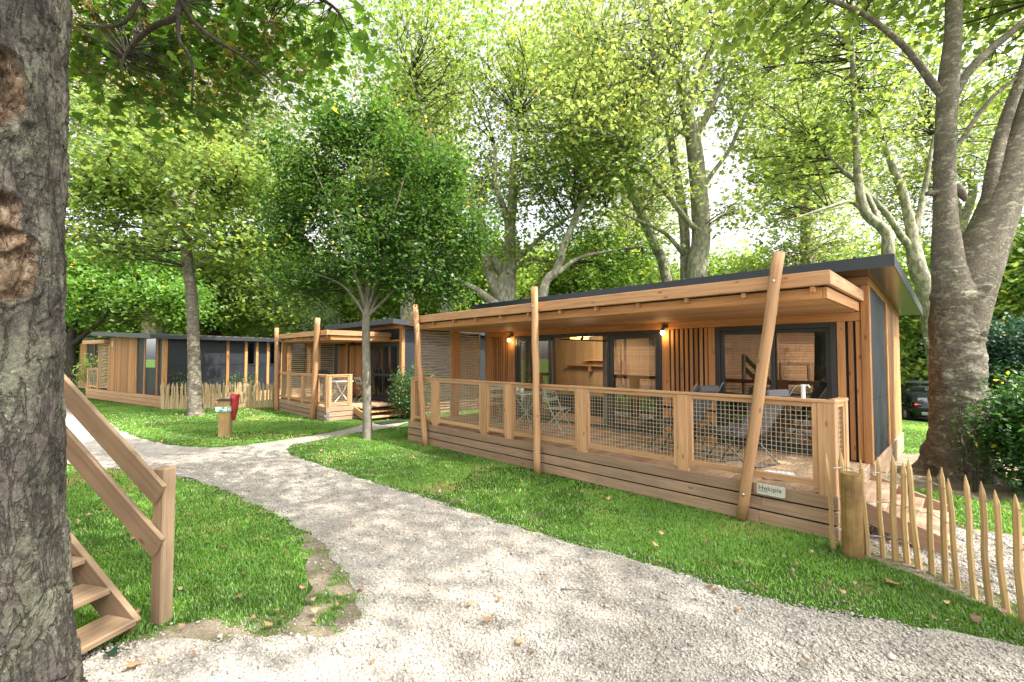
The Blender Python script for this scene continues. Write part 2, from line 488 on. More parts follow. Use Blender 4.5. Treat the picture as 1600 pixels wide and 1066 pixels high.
def gravelmat():
    m, n, b, l = newmat('white_gravel')
    oc = n.nodes.new('ShaderNodeTexCoord').outputs['Object']
    v = n.nodes.new('ShaderNodeTexVoronoi'); v.inputs['Scale'].default_value = 52; l(oc, v.inputs['Vector'])
    sep = n.nodes.new('ShaderNodeSeparateColor'); l(v.outputs['Color'], sep.inputs[0])
    r = ramp(n, [(0, (.22, .20, .18)), (.22, (.36, .33, .30)), (.5, (.335, .312, .282)), (1, (.415, .39, .36))]); l(sep.outputs[0], r.inputs[0])
    big = noise(n, oc, .9, 5, .6)
    br = ramp(n, [(.34, (.84, .81, .77)), (.62, (1.02, 1.01, 1.0))]); l(big.outputs[0], br.inputs[0])
    l(mixc(n, 1, r.outputs[0], br.outputs[0], 'MULTIPLY'), b.inputs['Base Color'])
    b.inputs['Roughness'].default_value = .9; b.inputs['Specular IOR Level'].default_value = .2
    h = math_(n, 'SUBTRACT', 1.0, v.outputs['Distance'])
    bump(n, h, b, .9, .012)
    return m
def stonemat():
    m, n, b, l = newmat('gravel_stone')
    r = ramp(n, [(0, (.19, .172, .152)), (.10, (.275, .25, .22)), (.25, (.325, .30, .268)), (.6, (.375, .35, .318)), (1, (.47, .445, .41))])
    l(attr(n, 'rnd'), r.inputs[0])
    oc = n.nodes.new('ShaderNodeTexCoord').outputs['Object']
    big = noise(n, oc, .9, 5, .6)
    br = ramp(n, [(.34, (.84, .81, .77)), (.62, (1.02, 1.01, 1.0))]); l(big.outputs[0], br.inputs[0])
    l(mixc(n, 1, r.outputs[0], br.outputs[0], 'MULTIPLY'), b.inputs['Base Color'])
    b.inputs['Roughness'].default_value = .85; b.inputs['Specular IOR Level'].default_value = .25
    return m
def soilmat():
    m, n, b, l = newmat('bare_soil')
    oc = n.nodes.new('ShaderNodeTexCoord').outputs['Object']
    c = noise(n, oc, 42, 6, .75); a = noise(n, oc, 5, 4, .6)
    r = ramp(n, [(.3, (.13, .10, .07)), (.55, (.27, .22, .16)), (.75, (.42, .37, .30))]); l(c.outputs[0], r.inputs[0])
    g = ramp(n, [(.45, (0, 0, 0)), (.65, (.75, .75, .75))]); l(a.outputs[0], g.inputs[0])
    l(mixc(n, g.outputs[0], r.outputs[0], (.10, .12, .03)), b.inputs['Base Color'])
    b.inputs['Roughness'].default_value = .95; bump(n, c.outputs[0], b, .9, .02)
    return m
M['gravel'], M['stone'], M['soil'], M['ground'] = gravelmat(), stonemat(), soilmat(), groundmat()

PATH = [(9, -.3), (6, 1.6), (4.4, 2.6), (3.365, 3.08), (2.894, 3.256), (2.365, 3.455), (1.813, 3.778), (1.181, 4.296), (.53, 4.81), (0, 5.168),
        (-.82, 5.94), (-1.65, 6.65), (-3.0, 7.76), (-4.1, 8.75), (-4.62, 9.33), (-4.72, 9.8), (-4.6, 10.3), (-3.85, 11.5), (-3.15, 12.6), (-2.95, 13.6),
        (-3.7, 13.6), (-4.2, 13.0), (-4.2, 12.4), (-4.70, 11.23), (-5.33, 10.385), (-5.76, 9.75), (-6.7, 9.66), (-7.95, 10.23), (-9.9, 11.7), (-13.4, 14.87),
        (-20, 20.5), (-26, 22), (-26, 18.5), (-20, 17.5), (-14, 12.7), (-10.3, 9.3), (-7.8, 8.1), (-7.0, 7.93), (-5.745, 7.55), (-4.13, 6.65), (-2.9, 5.7), (-1.95, 4.73),
        (-1.445, 4.05), (-1.115, 3.54), (-1.12, 3.24), (-1.56, 3.15), (-2.3, 3.17), (-2.75, 3.0), (-3.2, 2.3), (-3.5, -4), (-2, -8), (9, -8)]
PATH2 = [(3.62, 4.75), (3.78, 4.2), (3.84, 3.4), (4.25, 2.75), (6.5, 1.35), (9, .2), (12, 0), (12, 3.0), (9, 3.4), (7, 4.1), (5.5, 4.82), (4.95, 5.15), (4.6, 5.7), (4.25, 5.55)]
LANE = [(19.6, 28.2), (24.2, 19.2), (40, 14), (46, 26), (30, 40), (20, 36)]          # where the cars park

def fine(poly, step=.06, amp=.09, seed=3, freq=2.6):
    """outline with a ragged, hand-laid edge"""
    out = []
    n = len(poly)
    for i in range(n):
        a, b = np.array(poly[i], float), np.array(poly[(i + 1) % n], float)
        k = max(1, int(np.linalg.norm(b - a) / step))
        for j in range(k): out.append(a + (b - a) * j / k)
    P = np.array(out)
    P3 = np.c_[P, np.zeros(len(P))]
    d = np.c_[fbm(P3 * freq, 4, seed) - .5, fbm(P3 * freq + 40, 4, seed) - .5] * 2 * amp
    d += np.c_[vnoise(P3 * 13, seed) - .5, vnoise(P3 * 13 + 9, seed) - .5] * amp * .8
    return P + d
def smooth_poly(poly, it=2):
    P = np.array(poly, float)
    for _ in range(it):
        Q = np.roll(P, -1, 0)
        P = np.stack([P * .75 + Q * .25, P * .25 + Q * .75], 1).reshape(-1, 2)
    return P
def inside(P, poly):
    poly = np.asarray(poly); r = np.zeros(len(P), bool)
    x, y = P[:, 0], P[:, 1]
    j = len(poly) - 1
    for i in range(len(poly)):
        xi, yi = poly[i]; xj, yj = poly[j]
        c = ((yi > y) != (yj > y))
        if c.any():
            with np.errstate(divide='ignore', invalid='ignore'):
                r ^= c & (x < (xj - xi) * (y - yi) / (yj - yi + 1e-12) + xi)
        j = i
    return r
def edge_dist(P, poly):
    poly = np.asarray(poly); d = np.full(len(P), 1e9)
    for i in range(len(poly)):
        a, b = poly[i], poly[(i + 1) % len(poly)]
        ab = b - a; t = np.clip(((P - a) @ ab) / (ab @ ab + 1e-12), 0, 1)
        q = a + t[:, None] * ab
        d = np.minimum(d, np.hypot(*(P - q).T))
    return d
def sheet(name, outline, z, mat, kind='structure'):
    from mathutils.geometry import tessellate_polygon
    pts = [Vector((p[0], p[1], 0)) for p in outline]
    tris = tessellate_polygon([pts])
    o = np_mesh(name, [(p[0], p[1], z) for p in outline], [i for t in tris for i in (t if True else t)], [3] * len(tris), mat)
    me = o.data
    # make every face look up
    import bmesh
    bm = bmesh.new(); bm.from_mesh(me)
    for f in bm.faces:
        if f.normal.z < 0: f.normal_flip()
    bm.to_mesh(me); bm.free()
    return tag(o, kind=kind)

PATH_S, PATH2_S = smooth_poly(PATH, 1), smooth_poly(PATH2, 1)
pf, p2f = fine(PATH_S), fine(PATH2_S, seed=5)
def gz(x, y):
    """the ground: flat round the cabins, falling away towards the car park at the far right"""
    s = np.clip(((x - 11) + (y - 12) * .5) / 16, 0, 1)
    return -1.4 * s * s * (3 - 2 * s)
def ground_sheet():
    ax = np.concatenate([np.linspace(-400, -40, 12)[:-1], np.linspace(-40, 60, 101), np.linspace(60, 400, 12)[1:]])
    ay = np.concatenate([np.linspace(-400, -20, 12)[:-1], np.linspace(-20, 80, 101), np.linspace(80, 400, 12)[1:]])
    X, Y = np.meshgrid(ax, ay); n, m = len(ax), len(ay)
    co = np.c_[X.ravel(), Y.ravel(), gz(X.ravel(), Y.ravel())]
    i = (np.arange(m - 1)[:, None] * n + np.arange(n - 1)[None]).reshape(-1)
    f = np.stack([i, i + 1, i + n + 1, i + n], 1).reshape(-1)
    tag(np_mesh('ground', co, f, np.full(len(i), 4), M['ground'], smooth=True), kind='structure')
ground_sheet()
sheet('gravel_path', pf, .008, M['gravel'])
sheet('footpath', p2f, .008, M['gravel'])
sheet('car_park', fine(LANE, .4, .15, 6), -1.39, M['gravel'])
SOILS = [[(-.9, 3.3), (-1.3, 4.1), (-1.8, 4.75), (-2.3, 5.1), (-2.05, 4.5), (-1.7, 3.9), (-1.55, 3.45), (-2.4, 3.35), (-2.7, 3.0), (-1.5, 2.9), (-.95, 3.0)],
         [(3.25, 4.72), (3.5, 4.1), (3.55, 3.75), (3.72, 3.3), (3.95, 3.35), (3.9, 4.1), (4.3, 4.8), (4.75, 5.9), (4.5, 6.0), (4.1, 5.5), (3.6, 5.1)],
         [(6.1, 8.3), (5.6, 6.9), (6.3, 6.0), (7.6, 5.6), (9.2, 6.2), (9.6, 7.4), (9.0, 8.8), (7.6, 9.3)]]
for s_ in SOILS: sheet('soil', fine(smooth_poly(s_, 1), .05, .10, 11), .004, M['soil'])

# footprints where no grass grows (world xy)
def foot(x0, x1, y0, y1):
    return np.array([tuple(lw(*p))[:2] for p in ((x0, y0), (x1, y0), (x1, y1), (x0, y1))])
FOOT = [foot(0, 8.12, .01, 6.0), foot(-8.8, -4.35, .01, 6), foot(-8.8, -3.75, 1.9, 6), foot(8.1, 8.9, .3, 1.75)]
C3O, C3A = Vector((-12.9, 17.0, 0)), R(45 + 12)
LAWNS = [  # polygon, density scale
    ([(-4.9, 9.2), (-4.8, 10.5), (-3.6, 12.2), (-2.9, 13.4), (-1.5, 13), (3.2, 5.6), (3.35, 4.7), (4.0, 3.6), (5.4, 2.2), (5.2, 1.6), (3.3, 2.9), (1.5, 3.7), (-.5, 5.4), (-3, 7.5)], 1.0),
    ([(-.9, 3.2), (-1.4, 4.2), (-2.2, 5.2), (-4.2, 6.8), (-5.8, 7.7), (-7.4, 8.1), (-8.2, 8.2), (-6.2, 5.0), (-4.2, 3.6), (-3.2, 2.4), (-2.6, 3.1), (-1.6, 3.1)], 1.0),
    ([(-4.0, 12.2), (-4.4, 13.2), (-5.2, 13.7), (-8.5, 17), (-12, 19.5), (-13, 17.2), (-19.5, 20.6), (-20, 20.2), (-13.5, 14.7), (-10, 11.5), (-8, 10.1), (-6.7, 9.5), (-5.6, 9.7), (-4.6, 11)], 1.0),
    ([(5, 4.9), (4.7, 6), (5.6, 7.0), (6.4, 6.2), (8, 5.7), (10, 6.2), (14, 6.2), (14, 3), (9, 3.2), (7, 4)], 1.0),
    ([(7.7, 9), (9.2, 9), (13.2, 13.4), (10.5, 13.6)], 1.0)]
def scatter_grass():
    C, H, W, RN = [], [], [], []
    for poly, k in LAWNS:
        P = np.array(poly); lo, hi = P.min(0), P.max(0)
        area = (hi - lo).prod()
        n = int(area * 14000)
        Q = rng.uniform(lo, hi, (n, 2))
        d = np.hypot(Q[:, 0], Q[:, 1])
        dens = np.clip(14000 * (3.2 / np.maximum(d, 3.2)) ** 1.45, 1100, 14000) * k
        Q = Q[rng.random(n) < dens / 14000]
        Q = Q[inside(Q, P)]
        vis = (np.abs(Q[:, 0]) < 1.22 * Q[:, 1] + .4) & (Q[:, 1] > .5)
        Q = Q[vis]
        ok = np.ones(len(Q), bool)
        sd = np.full(len(Q), 9.0)
        for pth in (PATH_S, PATH2_S):
            e = edge_dist(Q, pth); e = np.where(inside(Q, pth), -e, e); sd = np.minimum(sd, e)
        Q3 = np.c_[Q, np.zeros(len(Q))]
        nz = fbm(Q3 * 3.2, 4, 21)
        ok &= sd > -.10 + .18 * (nz - .5) * 2
        edge = np.clip((sd + .1) / .3, 0, 1)
        ok &= rng.random(len(Q)) < .15 + .85 * edge ** .8
        for fp in FOOT: ok &= ~inside(Q, fp)
        for s in SOILS:
            ok &= ~(inside(Q, np.array(s)) & (fbm(Q3 * 6, 3, 33) < .57))
        dc = np.hypot(Q[:, 0] - 7.46, Q[:, 1] - 7.4); ok &= dc > .7
        Q = Q[ok]; nz = nz[ok]; edge = edge[ok]
        thin = fbm(np.c_[Q, np.zeros(len(Q))] * .8, 4, 91) > .57
        kk = ~(thin & (rng.random(len(Q)) < .72)); Q = Q[kk]; nz = nz[kk]; edge = edge[kk]
        d = np.hypot(Q[:, 0], Q[:, 1])
        C.append(Q); H.append((.017 + .018 * rng.random(len(Q))) * (.5 + .8 * fbm(np.c_[Q, np.zeros(len(Q))] * 1.4, 3, 8)) * (.55 + .45 * edge) * 1.25)
        W.append(.0018 + .0005 * d)
        RN.append(np.clip(.42 + 1.9 * (fbm(np.c_[Q, np.zeros(len(Q))] * .9, 3, 14) - .5) + rng.normal(0, .17, len(Q)), 0, 1))
    C = np.concatenate(C); H = np.concatenate(H); W = np.concatenate(W); RN = np.concatenate(RN)
    n = len(C)
    az = rng.uniform(0, 2 * np.pi, n); lean = rng.uniform(.1, 1.0, n) * H
    fx, fy = np.cos(az), np.sin(az)                      # facing
    lx_, ly_ = -fy, fx
    z0 = gz(C[:, 0], C[:, 1]) - .002
    v = np.zeros((n, 5, 3))
    for i, (t, ww, lz) in enumerate(((0, -1, 0), (0, 1, 0), (.55, .75, .3), (.55, -.75, .3), (1, 0, 1))):
        v[:, i, 0] = C[:, 0] + lx_ * W * ww + fx * lean * lz
        v[:, i, 1] = C[:, 1] + ly_ * W * ww + fy * lean * lz
        v[:, i, 2] = z0 + H * (t if t < 1 else .93)
    base = (np.arange(n) * 5)[:, None]
    f = np.concatenate([base + np.array([[0, 1, 2, 3]]), base + np.array([[3, 2, 4]])], 1).ravel()
    cnt = np.tile([4, 3], n)
    print('grass blades', n)
    tag(np_mesh('grass', v.reshape(-1, 3), f, cnt, M['grass'], rnd=np.repeat(RN, 5)), kind='stuff')
scatter_grass()

def scatter_stones():
    t = (1 + 5 ** .5) / 2
    ico = np.array([(-1, t, 0), (1, t, 0), (-1, -t, 0), (1, -t, 0), (0, -1, t), (0, 1, t), (0, -1, -t), (0, 1, -t), (t, 0, -1), (t, 0, 1), (-t, 0, -1), (-t, 0, 1)], float)
    ico /= np.linalg.norm(ico[0])
    fc = np.array([(0, 11, 5), (0, 5, 1), (0, 1, 7), (0, 7, 10), (0, 10, 11), (1, 5, 9), (5, 11, 4), (11, 10, 2), (10, 7, 6), (7, 1, 8), (3, 9, 4), (3, 4, 2), (3, 2, 6), (3, 6, 8), (3, 8, 9), (4, 9, 5), (2, 4, 11), (6, 2, 10), (8, 6, 7), (9, 8, 1)])
    n = 900000
    Q = np.c_[rng.uniform(-9, 6.5, n), rng.uniform(.9, 11, n)]
    Q = Q[np.abs(Q[:, 0]) < 1.2 * Q[:, 1] + .3]
    d = np.hypot(Q[:, 0], Q[:, 1])
    Q = Q[rng.random(len(Q)) < np.clip((3.0 / d) ** 1.5, .0, 1) * np.clip((11.5 - d) / 3, 0, 1)]
    sd = np.full(len(Q), -9.0)
    for pth in (PATH_S, PATH2_S):
        e = edge_dist(Q, pth); e = np.where(inside(Q, pth), e, -e); sd = np.maximum(sd, e)
    nz = fbm(np.c_[Q, np.zeros(len(Q))] * 3.2, 4, 21)
    keep = sd > .10 - .2 * nz
    keep |= (sd > -.24) & (rng.random(len(Q)) < .08)
    Q = Q[keep]; n = len(Q)
    d = np.hypot(Q[:, 0], Q[:, 1])
    s = rng.lognormal(math.log(.0054), .36, n) * (1 + .04 * d)
    S = np.c_[s * rng.uniform(.8, 1.5, n), s * rng.uniform(.8, 1.3, n), s * rng.uniform(.5, .9, n)]
    a = rng.uniform(0, 6.283, n)
    pv = ico[None] * (1 + rng.normal(0, .16, (n, 12, 1))) * S[:, None, :]
    tl = rng.normal(0, .35, n)
    y = pv[..., 1] * np.cos(tl)[:, None] - pv[..., 2] * np.sin(tl)[:, None]
    z = pv[..., 1] * np.sin(tl)[:, None] + pv[..., 2] * np.cos(tl)[:, None]
    x = pv[..., 0]
    X = x * np.cos(a)[:, None] - y * np.sin(a)[:, None] + Q[:, :1]
    Y = x * np.sin(a)[:, None] + y * np.cos(a)[:, None] + Q[:, 1:]
    Z = z + .008 + S[:, 2:] * rng.uniform(-.1, .7, (n, 1))
    v = np.stack([X, Y, Z], -1).reshape(-1, 3)
    f = (fc[None] + (np.arange(n) * 12)[:, None, None]).reshape(-1)
    print('stones', n)
    tag(np_mesh('gravel', v, f, np.full(n * 20, 3), M['stone'], rnd=np.repeat(rng.random(n) ** 1.0, 12)), kind='stuff')
scatter_stones()

# dry leaves lying about: a lobed outline, curled
LOBED = [(0, 0, 0), (.16, .02, .02), (.40, .10, .10), (.30, .26, .05), (.56, .50, .16), (.30, .50, .06), (.20, .62, .04), (0, 1.0, .10)]
def leaf_template(kind):
    """half outlines -> (verts, faces) in leaf space: x across, y along, z up (fold)"""
    if kind == 'lobed':
        h = LOBED
    elif kind == 'mid':
        h = [(0, 0, 0), (.34, .08, .06), (.52, .45, .12), (.24, .5, .05), (0, 1.0, .05)]
    elif kind == 'oval':
        h = [(0, 0, 0), (.26, .3, .07), (.24, .62, .06), (0, 1.0, 0)]
    else:
        h = [(0, 0, 0), (.42, .42, .10), (0, 1.0, 0)]
    k = len(h)
    v = [(x, y, z) for x, y, z in h] + [(-x, y, z) for x, y, z in h[1:-1]]
    f1 = list(range(k)); f2 = [0] + [k - 1] + [k + i for i in range(k - 2)][::-1]
    f2 = [0] + [k - 1] + list(range(2 * k - 3, k - 1, -1))
    v = [(x, y - .5, z) for x, y, z in v]
    return np.array(v, float), [f1, f2]
def leaf_mesh(name, P, Nrm, size, mat, kind='kite', parent=None, rnd=None, curl=0.0, droop=None):
    """one mesh of many leaves: P centres, Nrm normals"""
    n = len(P); tv, tf = leaf_template(kind)
    Nrm = Nrm / np.linalg.norm(Nrm, axis=1, keepdims=True)
    r = rng.normal(size=(n, 3))
    if droop is not None: r = r * .7 + np.array([0, 0, -droop])
    T = r - (r * Nrm).sum(1, keepdims=True) * Nrm
    T /= np.linalg.norm(T, axis=1, keepdims=True) + 1e-9
    B = np.cross(T, Nrm)
    asp = rng.uniform(.8, 1.2, n)
    x = tv[None, :, 0] * (size * asp)[:, None]; y = tv[None, :, 1] * size[:, None]; z = tv[None, :, 2] * size[:, None] * rng.uniform(-.4, 1.5, n)[:, None]
    if curl: z = z + curl * rng.uniform(.2, 1, n)[:, None] * size[:, None] * (2 * tv[None, :, 1]) ** 2 * .5
    v = P[:, None] + x[..., None] * B[:, None] + y[..., None] * T[:, None] + z[..., None] * Nrm[:, None]
    k = len(tv)
    fl = np.array(tf[0] + tf[1]); cnt = np.tile([len(tf[0]), len(tf[1])], n)
    f = (fl[None] + (np.arange(n) * k)[:, None]).reshape(-1)
    rnd = rng.random(n) if rnd is None else rnd
    return np_mesh(name, v.reshape(-1, 3), f, cnt, mat, parent, np.repeat(rnd, k))
def litter():
    Q = np.c_[rng.uniform(-12, 7, 5200), rng.uniform(1.6, 17, 5200)]
    Q = Q[np.abs(Q[:, 0]) < 1.15 * Q[:, 1]]
    keep = np.ones(len(Q), bool)
    for fp in FOOT: keep &= ~inside(Q, fp)
    Q = Q[keep]
    inp = inside(Q, PATH_S)
    d = np.hypot(*Q.T)
    pr = np.where(inp, .16, .42) * (.45 + 1.1 * (fbm(np.c_[Q * .9, np.zeros(len(Q))], 3, 71) > .5))
    Q = Q[rng.random(len(Q)) < pr]
    n = len(Q)
    inp = inside(Q, PATH_S)
    Z0 = gz(Q[:, 0], Q[:, 1])
    P = np.c_[Q, Z0 + np.where(inp, .026, .042) + rng.random(n) * .012]
    N = np.c_[rng.normal(0, .35, (n, 2)), np.ones(n)]
    o = leaf_mesh('leaf_litter', P, N, np.minimum(rng.lognormal(math.log(.038), .35, n), .075), M['dead'], 'lobed', curl=.9)
    tag(o, kind='stuff')
litter()

# ------------------------------------------------------------------ timber cabins
def lettering(body, size, M_, mat, parent, name='lettering', depth=.0015, spacing=1.0):
    cu = bpy.data.curves.new('txt', 'FONT'); cu.body = body; cu.size = size; cu.extrude = depth; cu.space_character = spacing
    cu.align_x = 'LEFT'
    o = bpy.data.objects.new('txt', cu); col.objects.link(o)
    bpy.context.view_layer.update()
    me = bpy.data.meshes.new_from_object(o.evaluated_get(bpy.context.evaluated_depsgraph_get()))
    bpy.data.objects.remove(o); bpy.data.curves.remove(cu)
    me.transform(M_)
    me.materials.clear(); me.materials.append(mat)
    ob = bpy.data.objects.new(name, me); col.objects.link(ob); ob.parent = parent
    return ob
def pane(name, x0, x1, z0, z1, y, mat, parent):
    m = MB(); m._add([(x0, y, z0), (x1, y, z0), (x1, y, z1), (x0, y, z1)], [[0, 1, 2, 3]], [[(0, 0), (1, 0), (1, 1), (0, 1)]])
    return m.build(name, mat, parent)
def pane_x(name, y0, y1, z0, z1, x, mat, parent):
    m = MB(); m._add([(x, y0, z0), (x, y1, z0), (x, y1, z1), (x, y0, z1)], [[0, 1, 2, 3]], [[(0, 0), (1, 0), (1, 1), (0, 1)]])
    return m.build(name, mat, parent)
def frame_rect(mb, x0, x1, z0, z1, y0, y1, t, ch=.003):
    mb.box(x0, x0 + t, y0, y1, z0, z1, ch); mb.box(x1 - t, x1, y0, y1, z0, z1, ch)
    mb.box(x0 + t + .0005, x1 - t - .0005, y0 + .001, y1 - .001, z0, z0 + t, ch); mb.box(x0 + t + .0005, x1 - t - .0005, y0 + .001, y1 - .001, z1 - t, z1, ch)

def plank_run(mb, x0, x1, y0, y1, z0, z1, breaks=(), seg=3.9):
    """horizontal board along x, in butted lengths"""
    xs = [x0] + [b for b in breaks if x0 < b < x1] + [x1]
    for a, b in zip(xs[:-1], xs[1:]): mb.box(a + .001, b - .001, y0, y1, z0, z1)

def skirting(root, x0, x1, y0, y1, top=.45, breaks=(), rows=3, faces='frl'):
    h = .134; g = .019
    m = MB()
    for k in range(rows):
        z1 = top - k * (h + g) - (.0 if k else 0); z0 = z1 - h
        if 'f' in faces: plank_run(m, x0, x1, y0, y0 + .028, z0, z1, [b + random.uniform(-.02, .02) for b in breaks])
        if 'r' in faces: m.box(x1 - .028, x1, y0 + .029, y1, z0, z1, long=1)
        if 'l' in faces: m.box(x0, x0 + .028, y0 + .029, y1, z0, z1, long=1)
    o = m.build('skirting', M['skirt'], root)
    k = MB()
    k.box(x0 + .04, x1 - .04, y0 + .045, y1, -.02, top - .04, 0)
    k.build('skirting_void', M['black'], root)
    return o
def decking(root, x0, x1, y0, y1, z=.45):
    m = MB(); x = x0 + .002
    while x < x1 - .03:
        x2 = min(x + .138, x1 - .002)
        m.box(x, x2, y0 + .03, y1, z - .030, z - .002 + random.uniform(-.001, .001), .003)
        x += .143
    return m.build('decking', M['deck'], root)

def wire_panel(mb, p0, p1, z0, z1, step=.05, r=.0026):
    """woven square mesh between two points (xy) and two heights"""
    p0, p1 = Vector(p0), Vector(p1); d = p1 - p0; ln = d.length; d.normalize()
    nrm = Vector((-d.y, d.x, 0))
    nx = max(1, round(ln / step)); nz = max(1, round((z1 - z0) / step))
    for i in range(1, nx):
        a = p0 + d * (ln * i / nx) + nrm * (.003 if i % 2 else -.003) + d * random.uniform(-.003, .003)
        mb.tube([(a.x, a.y, z0 - .01), (a.x, a.y, (z0 + z1) / 2), (a.x, a.y, z1 + .01)], r, 5, False)
    for j in range(1, nz):
        z = z0 + (z1 - z0) * j / nz
        pts = []
        for i in range(0, 9):
            q = p0 + d * (ln * i / 8) + nrm * (.002 * math.sin(i * 2.1 + j * 3.1))
            pts.append((q.x, q.y, z + .002 * math.sin(i * 1.7 + j)))
        mb.tube(pts, r, 5, False)
def railing(root, runs, top=1.45, deckz=.45, mat='rail', step=.05):
    """runs: list of (p0, p1, [panel limits along the run])"""
    rl = empty('railing', parent=root)
    for (p0, p1, panels) in runs:
        p0, p1 = Vector((*p0, 0)), Vector((*p1, 0)); d = (p1 - p0); ln = d.length; d.normalize()
        ang = math.atan2(d.y, d.x)
        Mx = Matrix.Translation(p0) @ Matrix.Rotation(ang, 4, 'Z')
        m = MB(); m.box(-.002, ln + .002, -.005, .088, top - .034, top, .005, Mx)
        m.build('top_rail', M[mat], rl)
        ends = [0] + [x for pn in panels for x in pn] + [ln]
        posts = []
        for k in range(0, len(ends), 2):
            a, b = ends[k], ends[k + 1]
            if b - a > .03:
                m = MB(); m.box(a, b, .0, .075, deckz - .004, top - .035, .005, Mx, 2); m.build('rail_post', M[mat], rl)
        for (a, b) in panels:
            pn = MB(); st = .052
            pn.box(a + .001, a + st, .012, .062, deckz + .045, top - .036, .003, Mx, 2)
            pn.box(b - st, b - .001, .012, .062, deckz + .045, top - .036, .003, Mx, 2)
            pn.box(a + st + .001, b - st - .001, .013, .061, deckz + .075, deckz + .142, .003, Mx, 0)
            pn.box(a + st + .001, b - st - .001, .013, .061, top - .085, top - .037, .003, Mx, 0)
            f = pn.build('panel_frame', M[mat], rl)
            wm = MB()
            q0 = Mx @ Vector((a + st, .037, 0)); q1 = Mx @ Vector((b - st, .037, 0))
            wire_panel(wm, q0, q1, deckz + .142, top - .085, step)
            wm.build('wire_mesh', M['mesh'], rl)
    return rl
def canopy(root, x0, x1, depth, top=2.82, end=True, joists=11, mat='larch_light', openings=True):
    cp = empty('canopy', parent=root)
    m = MB(); m.box(x0, x1, .0, .045, top - .152, top, .005); m.build('fascia_beam', M[mat], cp)
    m = MB()
    m.box(x1 - .046, x1 - .001, .046, depth - .002, top - .15, top - .002, .005)
    m.build('end_beam', M[mat], cp)
    m = MB(); m.box(x0 + .001, x0 + .046, .046, depth - .002, top - .15, top - .002, .005); m.build('end_beam', M[mat], cp)
    m = MB()
    m.box(x0 + .10, x1 - .10, .135, .180, top - .285, top - .160, .004)
    m.box(x1 - .098, x1 - .055, .136, depth - .003, top - .285, top - .160, .004)
    m.box(x0 + .055, x0 + .098, .136, depth - .003, top - .285, top - .160, .004)
    m.build('under_beam', M['larch'], cp)
    for k in range(joists):
        x = x0 + .16 + (x1 - x0 - .36) * k / (joists - 1)
        m = MB(); m.box(x, x + .045, .05, depth - .01, top - .215, top - .156, .003); m.build('joist', M['larch_light'], cp)
    m = MB(); y = .185
    while y < depth - .02:
        y2 = min(y + .132, depth - .012)
        xs = [x0 + .1, x0 + (x1 - x0) * .36 + random.uniform(-.0, .0), x0 + (x1 - x0) * .68, x1 - .1]
        for a, b in zip(xs[:-1], xs[1:]): m.box(a + .002, b - .002, y, y2, top - .29, top - .268, .003)
        y += .1365
    m.build('slatted_soffit', M['larch_light'], cp)  # paler larch carries the light bounced under the canopy in its colour
    # roof sheet above the joists, in strips that leave narrow light gaps
    m = MB()
    for a, b in ((x0 + .05, x0 + (x1 - x0) * .36), (x0 + (x1 - x0) * .36 + .012, x0 + (x1 - x0) * .68), (x0 + (x1 - x0) * .68 + .012, x1 - .05)):
        m.box(a, b, .05, depth - .02, top - .152, top - .140, 0)
    m.build('roof_sheet', M['metal'], cp)
    return cp
def pole(root, bot, top_, r=.075, mat='larch_light'):
    m = MB(); b, t = Vector(bot), Vector(top_); n = 14
    pts = [b.lerp(t, i / n) + Vector((.004 * math.sin(i * 1.3 + b.x), .004 * math.cos(i * 1.7), 0)) for i in range(n + 1)]
    m.tube(pts, [r * (1 + .025 * math.sin(i * .9 + b.x * 3)) for i in range(n + 1)], 20)
    p = m.build('leaning_pole', M[mat], root, True)
    p.data.polygons.foreach_set('use_smooth', np.array([len(q.vertices) == 4 for q in p.data.polygons]))
    for z in (.33, 2.74):
        c = b.lerp(t, (z - b.z) / (t.z - b.z))
        m = MB(); m.sphere((c.x, c.y - r, c.z), .020, 10, 6, (1, .55, 1)); m.build('bolt', M['steel'], p, True)
    return p
def roof(root, x0, x1, y0, y1, z_front, z_back, t=.16, name='roof'):
    m = MB()
    def zz(y): return z_front + (z_back - z_front) * (y - y0) / (y1 - y0)
    def slab(xa, xb, ya, yb, d0, d1):
        vs = []
        for y in (ya, yb):
            for x in (xa, xb):
                for d in (d0, d1): vs.append((x, y, zz(y) + d))
        fs = [[0, 1, 3, 2], [4, 6, 7, 5], [0, 4, 5, 1], [2, 3, 7, 6], [0, 2, 6, 4], [1, 5, 7, 3]]
        m._add(vs, fs, [[(vs[i][0], vs[i][1]) for i in f] for f in fs])
    slab(x0, x1, y0, y1, -.03, 0)
    slab(x0, x1, y0, y0 + .012, -t, -.0305); slab(x0, x1, y1 - .012, y1, -t, -.0305)
    slab(x0, x0 + .012, y0 + .0125, y1 - .0125, -t, -.0305); slab(x1 - .012, x1, y0 + .0125, y1 - .0125, -t, -.0305)
    x = x0 + .2
    while x < x1 - .1:
        slab(x, x + .03, y0 + .0, y1, .001, .024); x += .33
    r = m.build(name, M['metal'], root)
    m = MB()
    z0, z1 = zz(y0), zz(y1)
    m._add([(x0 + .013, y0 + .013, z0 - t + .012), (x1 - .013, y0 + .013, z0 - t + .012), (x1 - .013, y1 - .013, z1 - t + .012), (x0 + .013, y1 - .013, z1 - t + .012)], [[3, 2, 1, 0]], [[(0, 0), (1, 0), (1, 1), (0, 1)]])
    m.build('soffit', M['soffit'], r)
    return r
def vslats(mb, x0, x1, z0, z1, y, wd=.052, gap=.022, th=.024):
    n = max(1, int((x1 - x0 + gap) / (wd + gap))); pitch = (x1 - x0 + gap) / n
    for k in range(n):
        a = x0 + k * pitch
        mb.box(a, a + pitch - gap, y, y + th, z0, z1, .003)
